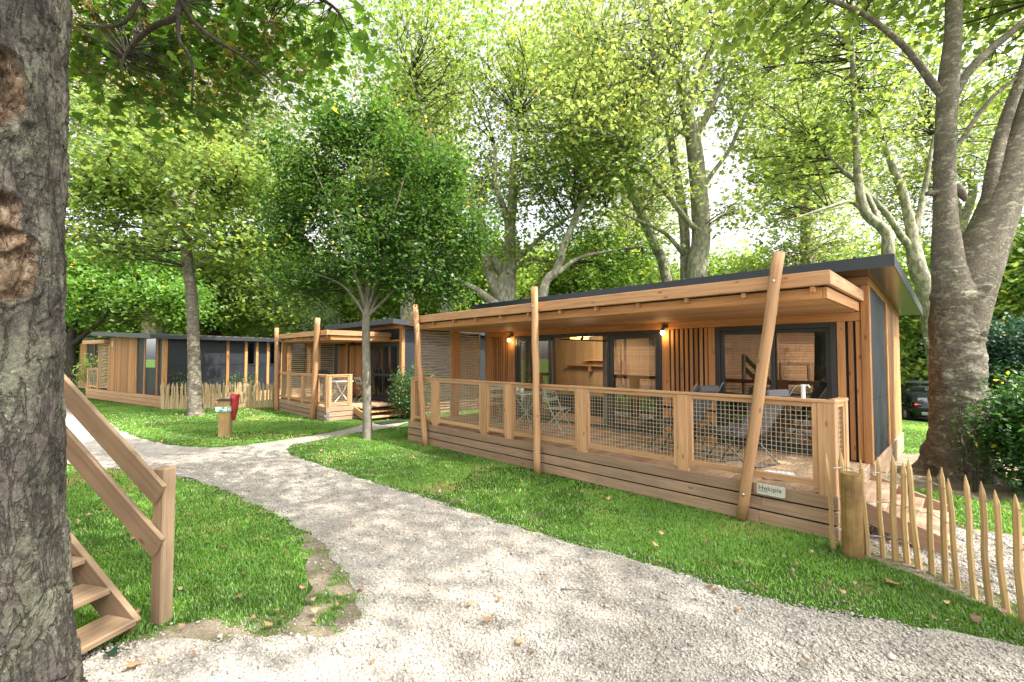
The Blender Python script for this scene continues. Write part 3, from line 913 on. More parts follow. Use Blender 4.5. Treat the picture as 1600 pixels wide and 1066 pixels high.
def woven_screen(root, x, y0, y1, z0, z1, n, vert=0, zv=None):
    """bent laths woven round uprights, in the plane x = const"""
    m = MB()
    for k in range(n):
        z = z0 + (z1 - z0) * (k + .5) / n
        pts = [(x + .012 * math.sin(i * 1.57 + k * 3.14), y0 + (y1 - y0) * i / 8, z + .006 * math.sin(i * .8 + k * 1.9)) for i in range(9)]
        for i in range(8): m.beam(pts[i], pts[i + 1], .006, .034, ch=.001)
    if vert:
        for k in range(vert):
            y = y0 + (y1 - y0) * (k + .5) / vert
            m.box(x - .004, x + .004, y - .014, y + .014, z0, zv or z1, .001)
    for y in (y0 + .01, y1 - .01): m.box(x - .02, x + .02, y - .012, y + .012, z0, z1, .003)
    return m.build('woven_screen', M['pale'], root)  # light put into the colour: paler timber lifts laths standing in shade
def wall_lamp(root, x, y, z, light=4.0):
    lp = empty('wall_lamp', parent=root)
    m = MB(); m.box(x - .05, x + .05, y - .03, y, z + .06, z + .14, .01); m.tube([(x, y - .03, z + .1), (x, y - .09, z + .1), (x, y - .10, z + .06)], .012, 8); m.tube([(x, y - .10, z + .07), (x, y - .10, z + .02)], [.03, .034], 12)
    m.build('lamp_holder', M['metal'], lp)
    m = MB(); m.sphere((x, y - .10, z - .02), .042, 14, 10, (1, 1, 1.15)); m.build('bulb', M['bulb'], lp, True)
    if light:
        pl = bpy.data.lights.new('lamp_light', 'POINT'); pl.energy = light; pl.color = (1, .62, .28); pl.shadow_soft_size = .045
        o = bpy.data.objects.new('lamp_light', pl); col.objects.link(o); o.parent = lp; o.location = (x, y - .10, z - .10)
    return lp
def stairs(root, x_top, x_foot, y0, y1, z_top, treads, mat='stair', sign=1):
    st = empty('stair', parent=root)
    for yy in (y0, y1 - .04):
        m = MB(); dx = x_foot - x_top
        m.beam((x_top + .0, yy + .02, z_top - .13), (x_foot, yy + .02, .06), .04, .2, ch=.004)
        m.build('stringer', M[mat], st)
    for (xa, xb, z) in treads:
        m = MB(); m.box(min(xa, xb), max(xa, xb), y0 + .042, y1 - .042, z - .04, z, .005, None, 1); m.build('tread', M[mat], st)
    return st

# ---- the large cabin in front
D = 2.15                                   # deck depth = wall plane
big = thing('timber_cabin', 'nearest timber cabin with a slatted canopy over its long deck and three leaning poles', 'cabin', ORG, ANG, 'timber holiday cabins')
skirting(big, 0, 8.10, 0, 5.86, .45, (.63, 4.1, 7.35), faces='fr')
decking(big, 0, 8.10, 0, D - .01)
railing(big, [((.10, .0), (8.09, 0), [(.10, .83), (1.0, 2.40), (2.56, 3.07), (3.24, 4.67), (4.83, 6.28), (6.42, 7.83)]),
              ((8.09, .005), (8.13, .47), [(.09, .385)])])
canopy(big, -.02, 8.08, D, 2.82, joists=12)
pole(big, (.816, -.078, -.02), (.384, -.078, 3.055), .060, 'larch_light')
pole(big, (4.022, -.082, -.02), (3.965, -.082, 3.07), .058, 'rail')
pole(big, (7.185, -.088, .05), (7.626, -.088, 3.06), .061, 'rail')
# left end: post and woven screens
m = MB(); m.box(-.01, .10, .17, .28, .45, 2.54, .005); m.box(-.0, .11, 1.18, 1.40, .45, 2.54, .005); m.build('screen_post', M['larch'], big)
woven_screen(big, .05, .285, 1.175, .60, 2.52, 29)
woven_screen(big, .05, 1.405, 2.12, .55, 2.52, 32, 14, 2.28)
# walls
for a, b in ((.24, 1.30), (5.09, 6.05), (7.75, 8.03)):
    wl = MB(); wl.box(a, b, D + .045, D + .10, .45, 3.0, 0); wl.build('wall', M['black'], big)
m = MB(); m.box(.20, 8.13, D + .0, D + .09, 2.405, 2.53, .004); m.build('header_beam', M['larch'], big)
m = MB(); m.box(.20, 8.125, D + .005, D + .09, 2.90, 3.02, .004); m.box(.3, 8.03, D + .04, D + .08, 2.54, 2.90, 0); m.build('top_plate', M['larch'], big)
for a, b in ((.234, .449), (8.035, 8.135)):
    m = MB(); m.box(a, b, D - .02, D + .10, .45, 2.40 if a < 1 else 2.895, .006); m.build('corner_post', M['larch'], big)
for a, b in ((1.10, 1.295), (5.095, 5.235), (5.935, 6.045), (7.755, 7.85)):
    m = MB(); m.box(a, b, D, D + .04, .452, 2.403, .004); m.build('cladding_board', M['larch'], big)
m = MB(); vslats(m, .46, 1.09, .46, 2.40, D + .012, .050, .030); m.build('slat_panel', M['larch'], big)
m = MB(); vslats(m, 5.262, 5.92, .46, 2.40, D + .012, .050, .034); m.build('slat_panel', M['larch'], big)
m = MB(); vslats(m, 7.885, 8.03, .46, 2.40, D + .012, .046, .030); m.build('slat_panel', M['larch'], big)
# sliding doors: fixed leaf, opening, parked leaf
wd = empty('sliding_door', parent=big)
m = MB()
m.box(1.302, 5.088, D + .01, D + .09, 2.33, 2.402, .004); m.box(1.302, 5.088, D + .01, D + .09, .452, .51, .004)
m.box(1.302, 1.372, D + .011, D + .089, .511, 2.329, .004); m.box(5.02, 5.088, D + .011, D + .089, .511, 2.329, .004)
m.build('door_frame', M['frame'], wd)
def leaf_frame(x0, x1, y, t=.062):
    k = MB(); frame_rect(k, x0, x1, .512, 2.328, y, y + .035, t); return k
f = leaf_frame(1.374, 2.40, D + .03).build('door_leaf', M['frame'], wd); pane('pane', 1.43, 2.345, .57, 2.27, D + .048, M['glass'], f)
f = leaf_frame(2.27, 2.495, D + .062, .05).build('door_leaf', M['frame'], wd)
hm = MB(); hm.tube([(2.44, D + .055, 1.28), (2.44, D + .01, 1.28)], .010, 8); hm.box(2.36, 2.445, D + .0, D + .016, 1.27, 1.29, .004); hm.build('door_handle', M['black'], f)
f = leaf_frame(3.96, 5.018, D + .03, .075).build('door_leaf', M['frame'], wd); pane('pane', 4.03, 4.95, .58, 2.26, D + .048, M['glass'], f)
f = leaf_frame(3.87, 4.30, D + .066, .06).build('door_leaf', M['frame'], wd); pane('pane', 3.92, 4.25, .57, 2.27, D + .08, M['glass'], f)
m = MB(); m.beam((2.6, D + .1, 2.30), (3.92, D + .16, 2.22), .02, .025); m.beam((3.2, D + .1, 2.27), (3.24, D + .12, 2.33), .05, .05); m.build('door_closer', M['black'], wd)
w2 = empty('window', parent=big)
m = MB(); frame_rect(m, 6.052, 7.748, .455, 2.402, D + .005, D + .09, .075); m.build('window_frame', M['frame'], w2)
m = MB(); frame_rect(m, 6.13, 6.945, .535, 2.325, D + .03, D + .065, .06); m.build('sash', M['frame'], w2)
m = MB(); frame_rect(m, 6.85, 7.665, .535, 2.325, D + .07, D + .088, .055); m.build('sash', M['frame'], w2)
pane('pane', 6.19, 6.885, .59, 2.27, D + .048, M['glass'], w2); pane('pane', 6.90, 7.61, .59, 2.27, D + .079, M['glass'], w2)
m = MB(); m.box(6.10, 6.125, D - .02, D + .004, .95, 1.15, .006); m.build('window_handle', M['black'], w2)
# rooms behind the glass
rm = MB()
rm.box(.3, 8.0, D + .1, 5.8, .40, .452, 0)
rm.build('room_floor', M['deck'], big)
rm = MB(); rm.box(.3, 8.05, D + .1, 5.8, 2.47, 2.50, 0); rm.build('ceiling', M['pale'], big)
rm = MB(); x = .3
while x < 5.1:
    rm.box(x, min(x + .18, 5.1) - .002, 4.25, 4.27, .452, 2.468, .001, None, 2); x += .18
rm.box(.30, .33, D + .11, 4.24, .453, 2.467, 0)
rm.build('inner_wall', M['pale'], big)
rm = MB(); rm.box(5.10, 5.16, D + .11, 5.8, .453, 2.467, 0); x = 5.17
while x < 8.0:
    rm.box(x, min(x + .18, 8.04) - .002, 5.0, 5.02, .453, 2.466, .001, None, 2); x += .18
rm.build('inner_wall', M['stair'], big)  # dimness put into the colour: darker timber, so the panes mirror more
sh = empty('shelf', parent=big)
m = MB(); m.box(1.40, 2.55, 4.03, 4.245, 1.66, 1.69, .003); m.build('board', M['larch_light'], sh)
m = MB(); m.box(1.95, 3.05, 4.03, 4.245, 1.80, 1.83, .003); m.build('board', M['larch_light'], sh)
m = MB(); m.box(2.1, 2.14, 4.04, 4.245, 1.52, 1.655, .003); m.box(3.0, 3.03, 4.05, 4.246, 1.60, 1.79, .003); m.build('bracket', M['larch_light'], sh)
m = MB(); m.box(2.75, 3.05, 4.05, 4.24, 1.60, 1.78, .004); m.build('cubby_box', M['stair'], sh)
bn = MB(); bn.box(1.2, 3.95, 3.6, 4.24, .86, .90, .003); bn.box(1.2, 3.95, 3.62, 4.22, .453, .855, .003); bn.build('kitchen_counter', M['black'], big)
def curtain(root, x0, x1, y, z0, z1, mat, name='curtain', axis='x', folds=.075, amp=.03):
    n = int((x1 - x0) / .012); vs = []; fs = []
    for j, z in enumerate((z1, (z0 + z1) / 2, z0)):
        for i in range(n + 1):
            t = x0 + (x1 - x0) * i / n
            o = amp * math.sin(t / folds * 6.283) * (.7 + .15 * j) + .012 * math.sin(t * 31)
            vs.append((t, y + o, z) if axis == 'x' else (y + o, t, z))
    for j in range(2):
        for i in range(n): fs.append([j * (n + 1) + i, (j + 1) * (n + 1) + i, (j + 1) * (n + 1) + i + 1, j * (n + 1) + i + 1])
    m = MB(); m._add(vs, fs, [[(0, 0)] * 4 for f in fs]); return m.build(name, mat, root, True)
curtain(big, 3.66, 3.98, D + .24, .48, 2.38, M['curtain'])
curtain(big, 1.40, 1.78, D + .22, .48, 2.38, M['curtain'])
curtain(big, 4.72, 5.06, D + .22, .48, 2.38, M['curtain'])
lb = MB(); lb.box(2.28, 2.62, D + .9, D + 1.2, 2.33, 2.42, .005); lb.build('ceiling_lamp', M['lit_wood'], big)
pl = bpy.data.lights.new('room_light', 'POINT'); pl.energy = 13; pl.color = (1, .82, .6); pl.shadow_soft_size = .2
o = bpy.data.objects.new('room_light', pl); col.objects.link(o); o.parent = big; o.location = (2.6, 3.2, 2.2)
wall_lamp(big, 1.20, D, 2.33, .7); wall_lamp(big, 5.165, D, 2.36, .7)
# right end wall
def zs(y): return 2.99 - .066 * (y - D)
m = MB(); m.beam((8.09, D + .10, 2.955), (8.09, 5.87, zs(5.87) - .04), .085, .11); m.build('top_plate', M['larch'], big)
m = MB(); m.box(8.10, 8.125, D + .11, 3.83, .50, 2.85, .002); m.build('dark_panel', M['panel'], big)
m = MB(); m.box(8.126, 8.134, D + .11, 3.83, .47, .50, .002); m.box(8.122, 8.130, D + .11, 3.83, 1.30, 1.306, .001); m.build('panel_trim', M['black'], big)
m = MB(); m.box(8.07, 8.145, 3.835, 3.97, .46, 2.84, .004); m.build('wall_post', M['larch'], big)
m = MB(); y = 3.975
while y < 5.85:
    m.box(8.10, 8.128 + random.uniform(0, .003), y, min(y + .098, 5.87) - .002, .46, zs(y) - .10, .004, None, 2); y += .098
m.build('plank_wall', M['larch'], big)
m = MB(); m.box(.25, 8.09, 5.80, 5.86, .45, 2.72, 0); m.box(.2, .24, D + .1, 5.8, .45, 2.8, 0); m.build('rear_wall', M['panel'], big)
m = MB(); m.box(8.101, 8.15, D + .0, 5.87, .10, .448, .004); m.build('base_board', M['skirt'], big)
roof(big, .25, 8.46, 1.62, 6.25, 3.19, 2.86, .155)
stairs(big, 8.14, 8.88, .32, 1.70, .45, [(8.14, 8.43, .335), (8.38, 8.67, .215), (8.62, 8.92, .10)], 'skirt')
# nameplate by the third pole
pt = empty('name_plate', parent=big)
m = MB(); r_ = .022; x0, x1, z0, z1 = 7.335, 7.625, .345, .465
out = []
for (cx, cz, a0) in ((x1 - r_, z1 - r_, 0), (x0 + r_, z1 - r_, 90), (x0 + r_, z0 + r_, 180), (x1 - r_, z0 + r_, 270)):
    for k in range(5): out.append((cx + r_ * math.cos(R(a0 + k * 22.5)), cz + r_ * math.sin(R(a0 + k * 22.5))))
m.prism(out, -.030, -.024); m.build('plate', M['sign_plate'], pt)
m = MB(); m.box(7.30, 7.345, -.024, -.001, .335, .455, .003); m.build('plate_batten', M['skirt'], pt)
TX = Matrix.Translation((7.352, -.0315, .397)) @ Matrix.Rotation(R(90), 4, 'X')
lettering('Hekipia', .075, TX, M['ink'], pt, spacing=1.05)
m = MB()
for k in range(9): m.box(7.355 + k * .0105, 7.363 + k * .0105, -.0315, -.0305, .378, .386, 0)
m.build('small_print', M['grey'], pt)

# ---- the second cabin, beyond the slim tree
ORG2 = lw(-8.75, 0, -.03)
c2 = thing('timber_cabin', 'middle cabin with steps to a small deck and a black door behind the slim tree', 'cabin', ORG2, ANG, 'timber holiday cabins')
LE = 4.33
skirting(c2, 0, LE, 0, 5.9, .43, (1.6, 3.5), faces='fr')
skirting(c2, LE - .5, LE + .62, 1.95, 5.9, .43, faces='fr')
decking(c2, 0, LE, 0, D - .01, .43)
m = MB(); m.box(LE, LE + .62, 1.3, D - .01, .40, .43, .003); m.build('deck_step', M['deck'], c2)
railing(c2, [((.0, 0), (LE, 0), [(.10, 1.15), (1.30, 2.35), (2.50, 3.5), (3.62, 4.21)]), ((LE, .005), (LE, .80), [(.10, .70)])], 1.40, .43)
canopy(c2, 0, LE - .02, D, 2.74, joists=7)
pole(c2, (.30, -.075, -.02), (.16, -.075, 2.98), .07); pole(c2, (3.55, -.08, -.02), (3.80, -.08, 3.12), .08)
woven_screen(c2, .05, .3, 2.1, .55, 2.45, 26)
m = MB(); m.box(-.01, .10, .17, .28, .43, 2.46, .005); m.build('screen_post', M['larch'], c2)
m = MB(); m.box(.2, 4.95, D + .06, D + .1, .43, 2.92, 0); m.build('wall', M['black'], c2)
for a, b in ((.95, 1.15), (4.83, 4.98)):
    m = MB(); m.box(a, b, D - .02, D + .1, .43, 2.86, .006); m.build('corner_post', M['larch'], c2)
m = MB(); vslats(m, .24, .94, .44, 2.36, D + .012); m.build('slat_panel', M['larch'], c2)
m = MB(); m.box(.2, 5.0, D + .002, D + .09, 2.44, 2.50, .004); m.box(.2, 5.0, D + .004, D + .09, 2.86, 2.95, .004); m.build('header_beam', M['larch'], c2)
d2 = empty('door', parent=c2)
m = MB(); frame_rect(m, 1.17, 4.82, .445, 2.42, D - .01, D + .05, .07); m.build('door_frame', M['frame'], d2)
m = MB(); x = 1.25
while x < 2.72:
    m.box(x, x + .066, D + .0, D + .03, .52, 2.345, .003, None, 2); x += .069
m.build('sliding_panel', M['larch'], d2)
m = MB(); frame_rect(m, 2.75, 4.74, .52, 2.345, D + .005, D + .04, .075); m.box(3.72, 3.78, D + .006, D + .039, .6, 2.27, .003); m.box(2.83, 4.66, D + .007, D + .038, 1.28, 1.37, .003); m.build('glazed_frame', M['frame'], d2)
pane('pane', 2.82, 4.67, .59, 2.27, D + .025, M['glass'], d2)
curtain(c2, 2.8, 4.7, D + .055, .5, 2.3, M['cream'], folds=.16, amp=.012)
m = MB(); y = D + .1
m.box(4.94, 4.97, D + .1, 5.9, .43, 2.84, .0); m.build('dark_panel', M['panel'], c2)
m = MB(); m.box(4.90, 4.985, D + .1, 5.9, 2.85, 2.93, .004); m.build('top_plate', M['larch'], c2)
m = MB(); m.box(.2, 4.93, 5.85, 5.9, .43, 2.7, 0); m.box(.2, .24, D + .11, 5.84, .43, 2.8, 0); m.build('rear_wall', M['panel'], c2)
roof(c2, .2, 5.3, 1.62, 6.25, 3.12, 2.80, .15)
stairs(c2, LE + .0, LE + .95, .86, 2.12, .43, [(LE + .02, LE + .32, .40), (LE + .30, LE + .60, .27), (LE + .60, LE + .90, .14)], 'rail')
m = MB(); m.box(2.0, 2.1, D - .5, D - .4, 2.43, 2.455, .01); m.box(2.48, 2.62, 1.6, 1.74, 2.39, 2.445, .02); m.build('ceiling_lamp', M['black'], c2)
m = MB(); m.box(LE - .09, LE + .006, -.012, .0, .05, .30, .004); m.box(LE + .0, LE + .012, .0, .09, .05, .30, .004); m.build('corner_plate', M['grey'], c2)
m = MB(); m.tube([(LE - .045, -.010, .17), (LE - .045, -.028, .17)], .028, 12); m.build('socket', M['white'], c2)

# ---- the third cabin, far left, turned a little
c3 = thing('timber_cabin', 'far cabin with tall dark blue panels behind the tree trunk and the paling fence', 'cabin', C3O, C3A, 'timber holiday cabins')
# local x runs along the dark wall (away from us), local y to the left-rear
W3, L3 = 5.6, 13.0
m = MB()
for k in range(3):
    z1 = .44 - k * .15
    m.box(0, L3, 0, .03, z1 - .138, z1, .004); m.box(0, .03, .031, W3 + 3.0, z1 - .138, z1, .004)
m.build('skirting', M['rail'], c3)
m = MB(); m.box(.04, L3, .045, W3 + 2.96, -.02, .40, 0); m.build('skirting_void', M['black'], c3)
m = MB(); m.box(.05, L3 - .02, .05, .09, .44, 2.70, 0); m.build('dark_panel', M['panel'], c3)
m = MB(); m.box(.03, L3, .035, .049, 1.60, 1.612, 0); m.build('panel_joint', M['metal'], c3)
m = MB(); m.box(.035, L3, .0, .05, 2.62, 2.74, .004); m.build('top_plate', M['larch'], c3)
for x in (0.0, 2.17, 2.90, 3.36, 3.84, 4.28):
    m = MB(); m.box(x, x + .11, -.005, .06, .44, 2.62, .005); m.build('wall_post', M['larch'], c3)
for (a, b) in ((2.99, 3.34), (3.96, 4.25)):
    wn = empty('window', parent=c3)
    m = MB(); frame_rect(m, a, b, 1.55, 2.55, .02, .048, .05); m.build('window_frame', M['frame'], wn); pane('pane', a + .05, b - .05, 1.6, 2.5, .034, M['glass_far'], wn)
m = MB(); vslats(m, 4.5, 5.0, .45, 2.62, .02); vslats(m, 5.8, 6.5, .45, 2.62, .02); m.build('slat_panel', M['larch'], c3)
wn = empty('window', parent=c3); m = MB(); frame_rect(m, 5.02, 5.78, 1.0, 2.6, .0, .048, .06); m.build('window_frame', M['frame'], wn); pane('pane', 5.08, 5.72, 1.06, 2.54, .025, M['glass_far'], wn)
# short side facing left of the photo
m = MB(); y = 2.7
while y < W3 - .02:
    m.box(-.005, .03, y, min(y + .118, W3) - .002, .45, 2.74, .003, None, 2); y += .118
m.build('plank_wall', M['larch'], c3)
m = MB(); m.box(.031, .06, .06, W3, .44, 2.74, 0); m.box(.06, L3, W3 - .05, W3, .44, 2.75, 0); m.build('wall', M['panel'], c3)
for y in (.07, .56, 1.74, 2.58):
    m = MB(); m.box(-.012, .05, y, y + .09, .45, 2.74, .004); m.build('wall_post', M['larch'], c3)
wn = empty('window', parent=c3); m = MB(); m.box(-.002, .029, .70, 1.70, 1.45, 2.66, .002); m.build('window_frame', M['frame'], wn); pane_x('pane', .76, 1.64, 1.5, 2.6, -.004, M['glass_far'], wn)
m = MB(); m.box(-.006, .02, W3 - .35, W3 - .2, 2.35, 2.6, .01); m.build('socket', M['white'], c3)
roof(c3, -.55, L3, -.30, W3 + .4, 2.72, 2.98, .15)
m = MB(); m.box(-.2, 2.2, W3 + .01, W3 + 2.9, 2.50, 2.66, .004); m.build('canopy', M['larch_light'], c3)
m = MB(); m.box(-.012, .08, W3 + .0, W3 + .11, .45, 2.62, .004); m.box(-.012, .08, W3 + 1.3, W3 + 1.4, .45, 2.49, .004); m.build('screen_post', M['larch'], c3)
woven_screen(c3, .03, W3 + .12, W3 + 1.29, .5, 2.48, 30)
railing(c3, [((.0, W3 + 2.9), (.0, W3 + 1.42), [(.1, 1.38)])], 1.4, .44)

# ---- a fourth cabin further left
c4 = thing('timber_cabin', 'far cabin glimpsed with orange posts and blue panels behind the dark forked tree', 'cabin', (-23.2, 26.0, 0), R(45 + 10), 'timber holiday cabins')
m = MB(); m.box(0, 7, 0, 4.5, .45, 2.75, 0); m.build('wall', M['panel'], c4)
m = MB()
for k in range(3): m.box(-.04, 7.04, -.06, -.02, .01 + k * .15, .145 + k * .15, .004); m.box(-.06, -.02, -.02, 4.6, .01 + k * .15, .145 + k * .15, .004)
m.build('skirting', M['rail'], c4)
for x in (-.02, 1.2, 2.4, 4.0, 5.5):
    m = MB(); m.box(x, x + .12, -.05, -.001, .45, 2.75, .004); m.build('wall_post', M['larch'], c4)
for y in (.4, 1.4, 3.0, 4.38):
    m = MB(); m.box(-.05, -.001, y, y + .12, .45, 2.75, .004); m.build('wall_post', M['larch'], c4)
m = MB(); m.box(-.04, -.002, 3.15, 4.35, .46, 2.75, .004); m.build('plank_wall', M['larch'], c4)
m = MB(); m.box(-.06, 7, -.07, -.052, 2.64, 2.75, .004); m.build('top_plate', M['larch'], c4)
wn = empty('window', parent=c4); m = MB(); frame_rect(m, 1.4, 2.3, 1.5, 2.55, -.03, -.003, .05); m.build('window_frame', M['frame'], wn); pane('pane', 1.45, 2.25, 1.55, 2.5, -.015, M['glass_far'], wn)
roof(c4, -.5, 7.4, -.5, 5, 2.95, 3.1, .16)

# ---- a fifth cabin, far right beyond the cars
c5 = thing('timber_cabin', 'far cabin corner with a black panel seen above the parked cars', 'cabin', (30.5, 37.0, -1.4), R(-20), 'timber holiday cabins')
m = MB(); m.box(0, 7, 0, 4, .4, 2.7, 0); m.build('wall', M['panel'], c5)
for x in (-.02, 2.65, 4.4):
    m = MB(); m.box(x, x + .16, -.06, -.001, .4, 2.7, .004); m.build('wall_post', M['larch'], c5)
m = MB(); m.box(-.05, 7, -.05, -.002, 2.55, 2.7, .004); m.build('top_plate', M['larch'], c5)
m = MB(); m.box(-.05, 7, -.06, -.01, .02, .42, .004); m.build('skirting', M['rail'], c5)
m = MB(); m.box(2.85, 5.3, -1.4, -.1, .9, 1.0, .004); m.box(2.85, 2.95, -1.4, -1.3, .0, 1.0, .004); m.box(4.6, 4.7, -1.4, -1.3, .0, 2.6, .004); m.build('porch_rail', M['rail'], c5)
roof(c5, -.5, 7.4, -1.6, 4.4, 2.95, 2.85, .16)

# ---- the neighbouring cabin beside the camera: only its stair shows, its front is mirrored in the panes
ORG6 = Vector((-3.72, 3.63, 0)); A6 = math.atan2(.966, .259)     # local x points away from the camera, local y up the stair
c6 = thing('timber_cabin', 'cabin at the left edge showing only its brown stair and handrail behind the grey trunk', 'cabin', ORG6, A6, 'timber holiday cabins')
def l6(p):
    q = Vector(p) - ORG6; return Vector((q.dot(Vector((.259, .966, 0))), q.dot(Vector((-.966, .259, 0))), q.z))
m = MB()
for k in range(4): m.box(-9, 0, .0, .03, .0 + k * .15, .138 + k * .15, .004)
m.build('skirting', M['skirt'], c6)
decking(c6, -9, 0, .0, 2.2, .70)
m = MB(); m.box(-9, -.02, .035, 2.2, .60, .66, 0); m.build('deck_frame', M['black'], c6)
m = MB()
for k in range(20):
    z = .72 + k * .108
    m.box(-9, -.6, 2.2, 2.226, z, z + .094, .004)
m.build('plank_wall', M['larch_light'], c6)
m = MB(); m.box(-9, -.6, 2.23, 6, .7, 2.9, 0); m.build('wall', M['black'], c6)
m = MB()
for a in (.7, 3.4, 6.4): m.box(-a - .1, -a, 2.12, 2.199, .7, 2.85, .004)
m.build('wall_post', M['rail'], c6)
roof(c6, -9.3, -.4, 1.75, 6.2, 3.25, 3.0, .14)
railing(c6, [((-9, 0), (-1.4, 0), [(.1, 1.5), (1.62, 3.1), (3.2, 4.7), (4.8, 6.3), (6.4, 7.5)])], 1.7, .70, step=.08)
N0 = l6((-2.52, 3.35, 0))
st = empty('stair', parent=c6)
nx_, ny_ = N0.x, N0.y                      # the newel
run, rise = .244, .18
for xx in (nx_ - .155, nx_ - .98):
    m = MB(); m.beam((xx, ny_ + .05, .02), (xx, -.02, .02 + rise / run * (-ny_ - .07)), .04, .21, ch=.004); m.build('stringer', M['stair'], st)
for k in range(4):
    y0 = ny_ - .02 + k * run; z = .12 + k * rise
    m = MB(); m.box(nx_ - .178, nx_ - .955, y0, y0 + .265, z - .042, z, .006, None, 0); m.build('tread', M['stair'], st)
m = MB(); m.box(nx_ - .04, nx_ + .055, ny_ - .05, ny_ + .05, .0, 1.10, .008, None, 2); m.build('newel_post', M['stair'], st)
m = MB(); m.box(nx_ - .04, nx_ + .055, ny_ + 1.20, ny_ + 1.30, .68, 1.98, .008, None, 2); m.build('newel_post', M['stair'], st)
for zo in (.945, .575):
    m = MB(); m.beam((nx_ - .06, ny_ - .045, zo - .02), (nx_ - .06, ny_ + 1.32, zo - .02 + rise / run * 1.365), .034, .165, ch=.006); m.build('handrail', M['stair'], st)

# ---- one more cabin, left of the frame: seen only mirrored in the left panes
c7 = thing('timber_cabin', 'cabin beyond the left edge whose plank front is mirrored in the left glass panes', 'cabin', (-12.4, 8.6, 0), R(-90), 'timber holiday cabins')
m = MB()
for k in range(22):
    z = .45 + k * .112
    m.box(.0, 9.5, .0, .03, z, z + .096, .004)
m.build('plank_wall', M['larch_light'], c7)
m = MB(); m.box(0, 9.5, -5, -.001, .4, 2.9, 0); m.build('wall', M['black'], c7)
m = MB()
for k in range(3): m.box(-.02, 9.5, .05, .08, k * .15, k * .15 + .138, .004)
m.build('skirting', M['skirt'], c7)
for x in (0, 3, 6, 9.4):
    m = MB(); m.box(x, x + .12, .031, .10, .45, 2.9, .004); m.build('wall_post', M['rail'], c7)
roof(c7, -.3, 9.8, -5.3, .4, 2.9, 3.2, .15)

# ------------------------------------------------------------------ things on and around the decks
def folding_chair(label, loc, rz, group='green folding chairs'):
    t = thing('folding_chair', label, 'chair', loc, rz, group)
    m = MB()
    for k in range(5): m.box(-.19, .19, -.18 + k * .075, -.18 + k * .075 + .055, .44, .452, .002)
    m.build('seat', M['green'], t)
    for s in (-.205, .205):
        m = MB(); m.tube([(s, -.24, .0), (s, .02, .42), (s, .20, .84)], .011, 7); m.build('back_leg', M['green'], t)
        m = MB(); m.tube([(s * .9, .26, .0), (s * .9, -.20, .44)], .011, 7); m.build('front_leg', M['green'], t)
    m = MB()
    for z in (.62, .78): m.beam((-.2, .105 + (z - .62) * .45, z), (.2, .105 + (z - .62) * .45, z), .012, .07)
    m.build('backrest', M['green'], t)
    m = MB(); m.tube([(-.2, .24, .03), (.2, .24, .03)], .008, 6); m.tube([(-.2, -.22, .03), (.2, -.22, .03)], .008, 6); m.build('stretcher', M['green'], t)
    return t
def round_table(label, loc, rz, r=.40, mat='green'):
    t = thing('bistro_table', label, 'table', loc, rz)
    m = MB(); m.tube([(0, 0, .70), (0, 0, .725)], r, 28); m.build('table_top', M[mat], t)
    for a in (0, 1, 2, 3):
        c, s = math.cos(a * 1.571 + .785), math.sin(a * 1.571 + .785)
        m = MB(); m.tube([(c * .34, s * .34, .0), (-c * .05, -s * .05, .36), (-c * .26, -s * .26, .70)], .011, 7); m.build('leg', M[mat], t)
    return t
def on_deck(x, y, z=.45): return lw(x, y, z)
folding_chair('pale green folding chair on the long deck, left of the green table', on_deck(1.75, 1.02), R(-45 - 110))
round_table('pale green bistro table with two white cups on the long deck', on_deck(2.62, 1.15), R(-30))
folding_chair('pale green folding chair right of the green table, turned away from the screen', on_deck(3.35, 1.25), R(-45 + 100))
for k, (dx, dy, lb) in enumerate(((-.16, -.12, 'left white cup on the green bistro table'), (.04, -.17, 'right white cup on the green bistro table'))):
    p = on_deck(2.62 + dx, 1.15 + dy, .45 + .7255)
    cu = thing('cup', lb, 'cup', p, .5 + k * 2, 'white cups')
    m = MB(); n = 16; prof = [(.0, .0), (.033, .0), (.042, .09), (.038, .09), (.030, .012), (0, .012)]
    vs = [(r_ * math.cos(6.283 * i / n), r_ * math.sin(6.283 * i / n), z) for r_, z in prof for i in range(n)]
    fs = [[j * n + i, j * n + (i + 1) % n, (j + 1) * n + (i + 1) % n, (j + 1) * n + i] for j in range(len(prof) - 1) for i in range(n)]
    m._add(vs, fs, [[(0, 0)] * 4] * len(fs)); m.build('cup_body', M['white'], cu, True)
    m = MB(); m.tube([(.038, 0, .075), (.066, 0, .065), (.066, 0, .035), (.036, 0, .022)], .006, 6); m.build('cup_handle', M['white'], cu, True)

